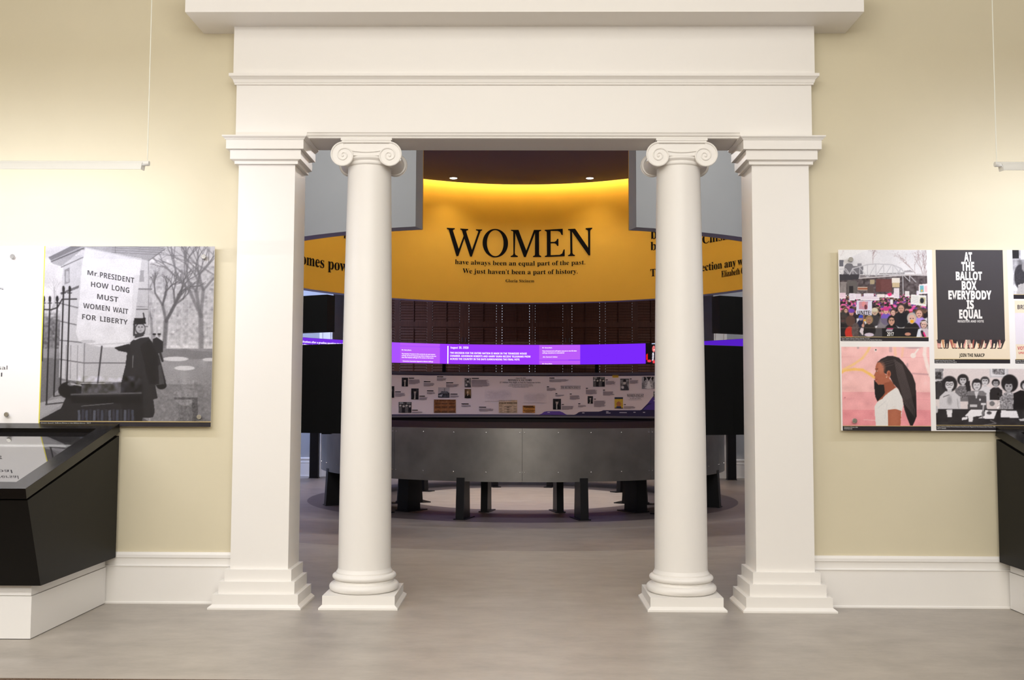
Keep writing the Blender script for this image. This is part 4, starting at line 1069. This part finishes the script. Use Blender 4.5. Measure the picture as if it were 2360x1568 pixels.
for x0, y0, x1, y1, col in ((45, 755, 150, 850, (246, 220, 230)), (205, 765, 300, 880, (240, 236, 244)), (300, 770, 400, 860, (240, 232, 240)), (440, 765, 605, 860, (244, 240, 246)), (385, 810, 700, 880, (238, 230, 236)), (660, 775, 785, 830, (246, 240, 232)), (790, 785, 930, 830, (246, 232, 240)), (930, 680, 1020, 845, (236, 230, 232)), (1112, 725, 1185, 815, (238, 236, 230)), (875, 860, 920, 940, (240, 240, 240)), (1300, 720, 1340, 790, (230, 226, 236))):
    c.rect(x0, y0, x1, y1, col)
    for k in range(int((y1 - y0) / 24)): c.line([(x0 + 12, y0 + 16 + k * 24), (x1 - 14, y0 + 14 + k * 24)], 6, (190, 150, 180), .6)
c.poly([(820, 770), (890, 750), (900, 795), (850, 815)], (244, 60, 130)); c.poly([(1340, 620), (1480, 605), (1480, 770), (1335, 775)], (250, 236, 238)); c.rect(1355, 635, 1420, 745, (120, 186, 196)); c.rect(1430, 640, 1475, 740, (246, 200, 206)); c.ell(1388, 720, 16, 20, (226, 180, 80))
c.poly([(1212, 780), (1475, 800), (1462, 975), (1202, 938)], (234, 232, 228)); c.poly([(1360, 825), (1450, 830), (1440, 935), (1350, 925)], (196, 190, 150)); c.ell(1390, 880, 32, 44, (40, 44, 50))
for k in range(5): c.line([(1232, 815 + k * 22), (1335, 824 + k * 22)], 5, (170, 168, 170), .7)
c.line([(1475, 780), (1500, 1460)], 30, (40, 34, 40), .7)
# people in front
def bust(x, y, r, hair, skin, coat, hat=None):
    c.ell(x, y + r * 3.0, r * 1.9, r * 2.1, coat, 1, .12); c.ell(x, y, r * 1.12, r * 1.28, hair, 1, .15); c.ell(x, y + r * .22, r * .8, r * .98, skin, 1, .15)
    c.ell(x - r * .3, y + r * .1, r * .16, r * .1, (50, 36, 36)); c.ell(x + r * .3, y + r * .1, r * .16, r * .1, (50, 36, 36)); c.line([(x - r * .25, y + r * .72), (x + r * .25, y + r * .72)], r * .14, (140, 70, 70)); c.rect(x - r * .3, y + r * 1.0, x + r * .3, y + r * 1.35, skin)
    if hat: c.ell(x, y - r * .62, r * 1.1, r * .75, hat, 1, .12)
bust(1050, 1000, 62, (64, 54, 54), (206, 160, 140), (30, 28, 34)); bust(805, 1040, 46, (150, 90, 70), (226, 180, 164), (120, 92, 190), (208, 60, 140)); bust(920, 1070, 44, (90, 66, 54), (220, 176, 160), (40, 34, 42))
bust(1345, 1080, 62, (104, 78, 62), (218, 170, 152), (176, 146, 226)); bust(240, 1075, 46, (40, 30, 60), (206, 150, 130), (36, 30, 36), (120, 70, 176)); bust(150, 1040, 34, (70, 50, 44), (214, 170, 150), (40, 34, 40)); bust(395, 1160, 34, (50, 70, 170), (190, 150, 140), (34, 36, 60), (56, 76, 190)); bust(620, 1060, 46, (196, 180, 140), (200, 170, 150), (60, 56, 60), (216, 206, 180))
bust(530, 1190, 56, (150, 124, 84), (170, 130, 108), (44, 40, 40)); bust(100, 1160, 74, (60, 58, 56), (70, 60, 58), (44, 40, 44)); c.ell(225, 1210, 78, 90, (92, 66, 58)); c.poly([(60, 1240), (160, 1270), (130, 1468), (60, 1468)], (36, 32, 34)); c.ell(210, 1400, 76, 100, (196, 52, 40)); c.ell(310, 1370, 66, 130, (96, 82, 80)); c.mottle(250, 1260, 370, 1468, 9, 14)
bust(1225, 1160, 70, (190, 180, 170), (220, 180, 164), (34, 30, 32)); c.ell(1228, 1215, 30, 26, (240, 176, 40)); c.poly([(700, 1165), (840, 1170), (850, 1330), (650, 1330)], (110, 104, 110), .8)
bust(895, 1200, 62, (30, 26, 26), (206, 156, 132), (22, 20, 24)); c.line([(845, 1188), (940, 1192)], 8, (30, 24, 26)); c.rect(740, 1330, 1120, 1468, (24, 22, 26)); c.rect(822, 1325, 918, 1342, (226, 60, 130)); c.rect(808, 1346, 915, 1358, (226, 220, 224)); c.rect(802, 1364, 912, 1376, (226, 220, 224))
c.rect(1120, 1320, 1320, 1468, (28, 24, 28)); c.ell(1160, 1420, 50, 26, (196, 140, 118)); bust(1420, 1260, 56, (86, 62, 54), (222, 184, 170), (206, 190, 196)); c.line([(1370, 1225), (1450, 1215), (1480, 1260)], 14, (236, 226, 220)); c.poly([(1330, 1340), (1380, 1330), (1360, 1468), (1300, 1468)], (220, 224, 232))
c.line([(1390, 1380), (1420, 1468)], 40, (34, 30, 34)); c.line([(1420, 1400), (1450, 1468)], 26, (236, 50, 130))
c.rect(60, 1315, 1500, 1330, (120, 108, 100), .5); c.rect(360, 1330, 740, 1468, (26, 22, 24), .75); c.ell(530, 1432, 78, 30, (214, 200, 214)); c.poly([(400, 1320), (440, 1330), (430, 1450), (370, 1380)], (220, 206, 210)); c.ell(430, 1285, 22, 30, (210, 160, 140))
c.blur(1)
c.poly([(326, 882), (578, 888), (572, 1120), (314, 1104)], (224, 220, 236)); c.poly([(366, 896), (510, 900), (504, 1028), (362, 1020)], (206, 150, 166)); c.ell(440, 940, 34, 46, (226, 150, 150)); c.ell(474, 985, 24, 40, (110, 60, 70)); c.line([(442, 1118), (438, 1260)], 16, (176, 120, 84)); c.ell(456, 1200, 16, 14, (240, 180, 40))
c.build('photograph', pr, 2.222, 1.8695, 2.833, 2.480, FW(0.0006), 5)
lines_build('lettering', [('UNITE!', 'bold', 2.344, 2.436, 2.024, 0.028)], INK, pr, FW(0.0012))
lines_build('lettering', [('2017', 'bold', 2.546, 2.592, 1.876, 0.026)], BOARD, pr, FW(0.0012))

c = Canvas(210, 188, (78, 72), (1575, 72), (97, 1426), (1610, 1426), (248, 196, 192), 13)
c.poly([(60, 850), (1620, 850), (1620, 1440), (60, 1440)], (240, 164, 168), .7); c.poly([(60, 1150), (1620, 1150), (1620, 1440), (60, 1440)], (236, 144, 152), .6); c.mottle(60, 60, 1620, 1440, 90, 5)
for y in (250, 850, 970, 1195, 1325, 1400): c.line([(90, y), (1610, y + 6)], 5, (224, 140, 146), .45)
c.line([(460, 1322), (690, 1330)], 7, (250, 214, 214)); c.line([(80, 520), (130, 480), (300, 460), (440, 470), (560, 540), (640, 600)], 44, (250, 200, 110), .9); c.line([(110, 470), (300, 370), (440, 270), (530, 150), (565, 70)], 40, (250, 206, 140), .8)
c.line([(985, 80), (1000, 220)], 46, (250, 204, 160), .6); c.line([(1125, 100), (1110, 240)], 36, (250, 200, 150), .5); c.line([(1500, 75), (1490, 200), (1540, 400), (1590, 560)], 60, (250, 232, 224), .9); c.ell(1300, 222, 48, 44, (250, 234, 226)); c.line([(1310, 210), (1385, 110)], 30, (250, 234, 226))
c.ell(1300, 85, 130, 22, (170, 150, 156), .6, .7); c.rect(890, 72, 940, 165, (196, 160, 164), .6); c.ell(365, 92, 20, 18, (170, 150, 150), .7, .6); c.ell(662, 132, 24, 26, (244, 226, 220)); c.ell(666, 128, 12, 12, (40, 26, 30)); c.line([(1290, 530), (1550, 545)], 28, (190, 140, 146), .6); c.ell(1200, 390, 20, 40, (190, 150, 156), .6, .5); c.ell(140, 948, 12, 12, (190, 110, 120), .8)
H1, H2, H3 = (50, 42, 42), (34, 29, 30), (98, 86, 86)
c.poly([(640, 640), (690, 700), (830, 730), (830, 860), (740, 980), (692, 1010), (655, 920), (640, 760)], H2)
c.poly([(690, 342), (760, 280), (860, 234), (960, 232), (1060, 262), (1120, 320), (1200, 430), (1290, 560), (1340, 700), (1352, 900), (1360, 1100), (1360, 1260), (1330, 1340), (1290, 1424), (1250, 1415), (1200, 1290), (1150, 1140), (1120, 960), (1050, 800), (960, 700), (910, 600), (800, 510), (770, 420)], H1)
c.poly([(1140, 1000), (1352, 900), (1360, 1260), (1290, 1424), (1250, 1415), (1200, 1290)], H2)
SK, SK2 = (176, 104, 78), (150, 82, 60)
c.poly([(690, 342), (740, 340), (800, 430), (800, 510), (920, 640), (1010, 772), (900, 850), (800, 940), (760, 960), (826, 850), (808, 722), (770, 716), (715, 726), (690, 706), (672, 670), (648, 648), (660, 630), (640, 612), (660, 596), (632, 570), (664, 500), (656, 450), (668, 390)], SK)
c.ell(760, 430, 60, 90, (196, 126, 100), .7, .8); c.poly([(800, 700), (930, 660), (1000, 772), (880, 850), (820, 860)], SK2, .8); c.ell(885, 540, 36, 62, (190, 116, 88)); c.ell(890, 540, 18, 36, SK2); c.ell(850, 592, 10, 10, (240, 226, 196))
c.line([(664, 458), (700, 452)], 9, (60, 36, 34)); c.ell(680, 490, 16, 10, (240, 226, 220)); c.ell(678, 490, 7, 9, (30, 20, 22)); c.line([(655, 636), (690, 632)], 9, (140, 66, 60)); c.ell(668, 660, 18, 8, (196, 110, 96))
for a in ((760, 350, 980, 300), (770, 390, 970, 330), (780, 430, 960, 380), (690, 345, 860, 285)): c.line([(a[0], a[1]), (a[2], a[3])], 8, H3, .7)
for k in range(16): c.line([(980 + k * 9, 290 + k * 6), (1030 + k * 14, 560 + k * 16), (1100 + k * 15, 820 + k * 22), (1160 + k * 11, 1060 + k * 14)], 7, H3 if k % 3 else (128, 114, 112), .55)
SH = (232, 228, 224)
c.poly([(1000, 775), (1040, 790), (1110, 930), (1135, 1060), (1110, 1170), (1080, 1430), (668, 1430), (645, 1180), (646, 1090), (690, 1020), (800, 930), (900, 845)], SH)
c.poly([(870, 1140), (1100, 1140), (1085, 1430), (872, 1430)], SK); c.ell(980, 1290, 60, 150, (190, 116, 88), .6, .8); c.line([(866, 1140), (1000, 1120), (1100, 1155)], 26, SH)
c.line([(840, 1000), (700, 1120)], 8, (206, 204, 204), .7); c.line([(860, 1040), (820, 1300)], 8, (212, 208, 208), .7); c.poly([(780, 960), (690, 1010), (760, 940), (840, 850), (860, 846)], SK2)
c.blur(1)
c.build('photograph', pr, 2.226, 1.2505, 2.837, 1.799, FW(0.0006), 3)

# poster
sheet('poster_sheet', 2.871, 3.395, 1.7175, 2.482, CREAM, pr)
sheet('poster_field', 2.896, 3.364, 1.850, 2.482, mat('poster_black', (54, 48, 50), 0.6), pr, 0.0006)
c = Canvas(300, 60, (150, 25), (1275, 25), (150, 182), (1295, 182), (244, 226, 198), 14)
rg = np.random.default_rng(4)
cols = [(196, 104, 74), (60, 50, 52), (70, 62, 62), (52, 46, 50), (176, 96, 84), (206, 150, 110), (60, 54, 56), (190, 160, 80), (92, 60, 56), (222, 160, 150)]
for k in range(27):
    x = 165 + k * 41 + rg.uniform(-8, 8); b = x + rg.uniform(-34, 34); col = cols[int(rg.integers(0, 10))]
    c.poly([(x - 22, 25), (x + 24, 25), (b + 9, 160), (b - 10, 160)], col); c.ell(b + (14 if b > x else -14), 166, 22, 8, (50, 40, 42) if k % 3 else (150, 84, 66))
for k in range(9): c.poly([(150 + k * 128, 25), (230 + k * 128, 25), (215 + k * 128, 90), (165 + k * 128, 84)], cols[int(rg.integers(1, 4))])
for k in range(5): c.line([(620 + k * 16, 25), (650 + k * 16, 110)], 7, (236, 220, 200))
c.build('poster_picture', pr, 2.890, 1.786, 3.372, 1.851, FW(0.0008), 4)
PT = []
for s_, x0, x1, z0, z1 in (('AT', 3.094, 3.150, 2.400, 2.466), ('THE', 3.073, 3.163, 2.334, 2.398), ('BALLOT', 3.033, 3.216, 2.268, 2.329), ('BOX', 3.072, 3.177, 2.200, 2.263), ('EVERYBODY', 2.978, 3.278, 2.133, 2.196), ('IS', 3.103, 3.154, 2.066, 2.129), ('EQUAL', 3.050, 3.210, 1.999, 2.062)):
    PT.append((s_, 'bold', x0, x1, z0, z1 - z0, 0.030))
lines_build('poster_lettering', PT + [('REGISTER AND VOTE', 'bold', 3.039, 3.219, 1.972, 0.016)], BOARD, pr, FW(0.0010))
lines_build('poster_lettering', [('JOIN THE NAACP', 'bold', 3.043, 3.219, 1.731, 0.024, 0.008)], INK, pr, FW(0.0010))
sheet('poster_field', 3.437, 3.98, 1.7175, 2.126, CREAM, pr)
sheet('poster_field', 3.437, 3.98, 1.82, 2.04, mat('pale_print', (232, 224, 230), 0.6), pr, 0.0006)
lines_build('poster_lettering', [('BRING U.S.', 'bold', 3.456, 3.62, 2.066, 0.030)], GREYINK, pr, FW(0.0010))
lines_build('poster_lettering', [('VOTE CHISHOLM', 'bold', 3.448, 3.66, 1.782, 0.023), ('UNBOUGHT AND', 'bold', 3.455, 3.64, 1.753, 0.015)], REDINK, pr, FW(0.0010))
c = Canvas(90, 50, (0, 0), (540, 0), (0, 310), (540, 310), (176, 174, 176), 15)
c.mottle(0, 0, 540, 310, 26, 46); c.ell(60, 190, 50, 90, (60, 58, 62)); c.ell(90, 120, 26, 34, (150, 146, 146)); c.rect(0, 0, 50, 60, (36, 34, 36)); c.rect(60, 0, 200, 70, (222, 220, 218)); c.poly([(40, 240), (120, 220), (140, 310), (20, 310)], (186, 182, 180))
for k in range(8): c.ell(150 + k * 50, 200 + (k % 3) * 20, 22, 30, (90, 86, 88)); c.ell(150 + k * 50, 250 + (k % 3) * 20, 34, 40, (54, 52, 56))
c.build('photograph', pr, 3.431, 2.1705, 3.98, 2.482, FW(0.0006), 6)

# hearing photograph
c = Canvas(290, 112, (108, 500), (2560, 500), (130, 1425), (2560, 1425), (226, 214, 212), 16)
B = lambda v: (v, v - 4, v - 2)
c.rect(100, 500, 240, 700, B(150)); c.rect(120, 560, 210, 670, B(70)); c.rect(110, 680, 220, 716, B(226)); c.poly([(100, 720), (260, 690), (300, 1000), (100, 1000)], B(60)); c.mottle(100, 520, 250, 760, 16, 24)
for x0 in (945, 1900): c.rect(x0, 480, x0 + 285, 645, B(206)); c.rect(x0 + 25, 480, x0 + 255, 615, B(236)); c.rect(x0 + 40, 480, x0 + 240, 600, B(150)); c.mottle(x0 + 40, 480, x0 + 240, 600, 16, 50)
def sit(x, y, r, hair, skin, coat, hw=1.35, hh=1.45, glasses=False, body=1.0):
    c.poly([(x - r * 2.1 * body, y + r * 6), (x - r * 2.0 * body, y + r * 2.6), (x - r * .8, y + r * 1.5), (x + r * .8, y + r * 1.5), (x + r * 2.1 * body, y + r * 2.6), (x + r * 2.3 * body, y + r * 6)], B(coat))
    c.ell(x, y - r * .1, r * hw, r * hh, B(hair)); c.rect(x - r * .4, y + r * .7, x + r * .4, y + r * 1.7, B(skin - 14)); c.ell(x, y + r * .15, r * .86, r * 1.1, B(skin)); c.ell(x, y - r * .95, r * .9, r * .42, B(hair))
    for q in (-.36, .36):
        c.ell(x + q * r, y - r * .02, r * .17, r * .1, B(44)); c.line([(x + q * r - r * .2, y - r * .22), (x + q * r + r * .2, y - r * .22)], r * .09, B(60))
        if glasses: c.ell(x + q * r, y, r * .32, r * .26, B(50)); c.ell(x + q * r, y, r * .24, r * .19, B(skin - 10))
    c.line([(x, y + r * .05), (x + r * .08, y + r * .4)], r * .08, B(skin - 50)); c.line([(x - r * .28, y + r * .66), (x + r * .28, y + r * .66)], r * .14, B(100))
sit(540, 690, 58, 46, 206, 120, 1.5, 1.6); c.mottle(460, 820, 660, 980, 12, 40); c.poly([(570, 740), (640, 700), (660, 860), (600, 880)], B(44))
sit(875, 705, 54, 70, 214, 222, 1.3, 1.3); sit(1040, 735, 46, 40, 176, 44, 1.35, 1.3, True); sit(1490, 775, 56, 50, 206, 50, 1.4, 1.5); sit(1700, 740, 56, 60, 206, 120); sit(2200, 740, 56, 40, 206, 80)
sit(335, 760, 76, 44, 220, 212, 1.55, 1.7, True); c.line([(330, 930), (240, 965)], 9, B(60)); c.ell(335, 1020, 36, 70, B(150), .7, .8); c.line([(455, 1000), (470, 1150)], 8, B(150))
sit(750, 770, 66, 48, 214, 84, 1.15, 1.5); c.poly([(600, 900), (690, 860), (840, 860), (900, 910), (880, 945), (620, 935)], B(128)); c.poly([(710, 870), (780, 870), (742, 1000)], B(214)); c.ell(796, 1008, 12, 18, B(240)); c.rect(640, 1085, 750, 1130, B(206))
c.ell(1250, 740, 128, 145, B(34)); sit(1235, 790, 68, 40, 178, 150, 1.05, 1.2); c.mottle(1060, 900, 1320, 1150, 11, 44); c.poly([(1310, 900), (1420, 850), (1560, 900), (1568, 1160), (1300, 1160)], B(26)); c.ell(980, 1070, 40, 40, B(120)); c.ell(1540, 1120, 26, 40, B(206)); sit(1960, 790, 72, 50, 210, 60); sit(2380, 790, 72, 60, 200, 140)
c.rect(100, 1160, 2560, 1430, B(48)); c.mottle(100, 1160, 2560, 1430, 60, 6)
c.poly([(285, 1175), (378, 1172), (368, 1290), (305, 1292)], B(238)); c.ell(332, 1180, 46, 12, B(220)); c.poly([(655, 1170), (830, 1168), (820, 1270), (690, 1285), (566, 1272)], B(244)); c.poly([(870, 1180), (1055, 1186), (1005, 1318), (760, 1310), (860, 1270)], B(244)); c.ell(935, 1222, 36, 26, B(80)); c.poly([(1115, 1180), (1350, 1184), (1382, 1298), (1104, 1296)], B(242)); c.poly([(612, 1270), (696, 1270), (682, 1366), (626, 1368)], B(240)); c.poly([(522, 1300), (604, 1285), (606, 1328), (524, 1340)], B(240))
c.rect(812, 1062, 886, 1096, B(226)); c.line([(850, 1100), (832, 1300)], 22, B(200)); c.line([(838, 1190), (835, 1300)], 9, B(70)); c.line([(950, 1340), (1040, 1390), (850, 1420)], 9, B(150)); c.poly([(1380, 1320), (1460, 1310), (1500, 1345), (1400, 1350)], B(200)); c.ell(140, 1170, 20, 60, B(200)); c.poly([(1600, 1190), (1800, 1190), (1840, 1300), (1590, 1300)], B(240)); c.poly([(2000, 1190), (2240, 1190), (2280, 1300), (2010, 1300)], B(240))
c.blur(1)
c.build('photograph', pr, 2.873, 1.2575, 3.98, 1.649, FW(0.0006), 4)

# ================================================================== TOUCH KIOSKS
def kiosk(side, xe, label):
    """side -1: extends to the left of its visible edge xe; +1: to the right"""
    wd = 1.55
    X = lambda d: xe + side * d                        # d: distance from the visible side edge
    root = empty('touch_kiosk', (X(wd / 2), 6.4, 0), label, 'kiosk', 'black touch kiosks against the front wall')
    def pr_(prof, d0, d1): a, b = sorted((X(d0), X(d1))); return MB().prism(prof, a, b, 'x')
    b = pr_([(5.905, 0.004), (6.950, 0.004), (6.950, 0.250), (5.905, 0.250)], 0.07, wd - 0.07)
    lo = [(5.910, 0.0), (6.945, 0.0), (6.945, 0.004), (5.910, 0.004)]
    base = b.build('plinth', mat('white_kiosk_base', (236, 234, 232), 0.4), root)
    pr_(lo, 0.075, wd - 0.075).build('shadow_gap', MATTEBLACK, base)
    pr_([(5.912, 0.2535), (6.950, 0.2535), (6.950, 0.319), (5.912, 0.319)], 0.076, wd - 0.076).build('upper_plinth', mat('white_kiosk_base', (236, 234, 232), 0.4), base)
    pr_([(5.918, 0.25), (6.945, 0.25), (6.945, 0.2535), (5.918, 0.2535)], 0.082, wd - 0.082).build('groove', mat('beige_groove', (180, 170, 150), 0.6), base)
    pr_([(5.866, 0.319), (6.940, 0.319), (6.940, 1.160), (5.676, 0.834)], 0.0, wd).build('cabinet', BODYB, root)
    pr_([(5.72, 0.845), (6.90, 1.149), (6.90, 1.176), (5.72, 0.862)], 0.022, wd - 0.022).build('neck', MATTEBLACK, root)
    # sloping top: local frame s along the slope, n normal
    ang = math.atan2(1.245 - 0.903, 6.938 - 5.648); ln = math.hypot(1.245 - 0.903, 6.938 - 5.648)
    def S(d, s, n): return (X(d), 5.648 + s * math.cos(ang) - n * math.sin(ang), 0.903 + s * math.sin(ang) + n * math.cos(ang))
    def ring_mesh(d0, d1, s0, s1, e0, e1, t0, t1, n0, n1):
        m = MB(); O = [(d0, s0), (d1, s0), (d1, s1), (d0, s1)]; I = [(e0, t0), (e1, t0), (e1, t1), (e0, t1)]
        vs = [S(d, s, n) for n in (n0, n1) for P in (O, I) for d, s in P]
        fs = []
        for i in range(4):
            j = (i + 1) % 4
            fs += [(i, j, 4 + j, 4 + i), (8 + i, 12 + i, 12 + j, 8 + j), (i, 8 + i, 8 + j, j), (4 + i, 4 + j, 12 + j, 12 + i)]
        return m.add(vs, fs)
    fr = ring_mesh(0.0, wd, 0.0, ln, 0.11, wd - 0.11, 0.115, ln - 0.125, -0.062, 0.0).build('top_frame', BLACK, root, bevel=0.0015)
    m = MB(); m.hexa([S(0.108, 0.113, -0.05), S(wd - 0.108, 0.113, -0.05), S(wd - 0.108, ln - 0.123, -0.05), S(0.108, ln - 0.123, -0.05)], [S(0.108, 0.113, -0.030), S(wd - 0.108, 0.113, -0.030), S(wd - 0.108, ln - 0.123, -0.030), S(0.108, ln - 0.123, -0.030)])
    m.build('touch_screen', GLASS, root)
    return root
kiosk(-1, -2.816, 'black sloping touch kiosk on a white base under the banner photograph')
kiosk(1, 3.283, 'black sloping touch kiosk on a white base under the panel with the poster')

# ================================================================== PENDANT WALL WASHERS
def pendant(side, xe, label):
    ln = 2.4
    X = lambda d: xe + side * d
    root = empty('pendant_lamp', (X(ln / 2), 6.0, 2.86), label, 'lamp', 'white linear pendant lamps washing the front wall')
    a, b = sorted((X(0.0), X(ln)))
    MB().lathe([(0.0, a), (0.0155, a), (0.0155, b), (0.0, b)], 6.0, 2.861, 20, 'x').build('rod', PENDW, root, smooth=True)
    prof = []; n = 12
    for i in range(n + 1):
        t = PI * 0.5 * i / n
        prof.append((6.012 - 0.052 * math.sin(t), 2.816 + 0.058 * math.cos(t)))
    inner = [(y + 0.004 * math.sin(PI * .5 * i / n) + 0.001, z - 0.004 * math.cos(PI * .5 * i / n)) for i, (y, z) in enumerate(prof)]
    a, b = sorted((X(0.035), X(ln - 0.035)))
    MB().prism(prof + inner[::-1], a, b, 'x').build('hood', PENDW, root, smooth=True)
    for d in (0.04, ln - 0.04):
        MB().prism([(6.012, 2.872), (5.964, 2.818), (6.03, 2.822), (6.045, 2.868)], *sorted((X(d), X(d + 0.004))), 'x').build('end_plate', PENDW, root)
    a, b = sorted((X(0.06), X(ln - 0.06)))
    raw_build('diffuser', [(a, 6.044, 2.866), (b, 6.044, 2.866), (b, 6.018, 2.837), (a, 6.018, 2.837)], [(0, 1, 2, 3)], LAMPGLOW, root)
    for d in (0.012, ln - 0.012):
        MB().tube([(X(d), 6.0, 2.874), (X(d), 6.0, 5.2)], 0.003, 8).build('suspension_cable', CABLE, root)
    return root
pendant(-1, -2.296, 'white linear pendant lamp on a thin cable above the banner photograph panel')
pendant(1, 2.874, 'white linear pendant lamp on a thin cable above the poster panel')
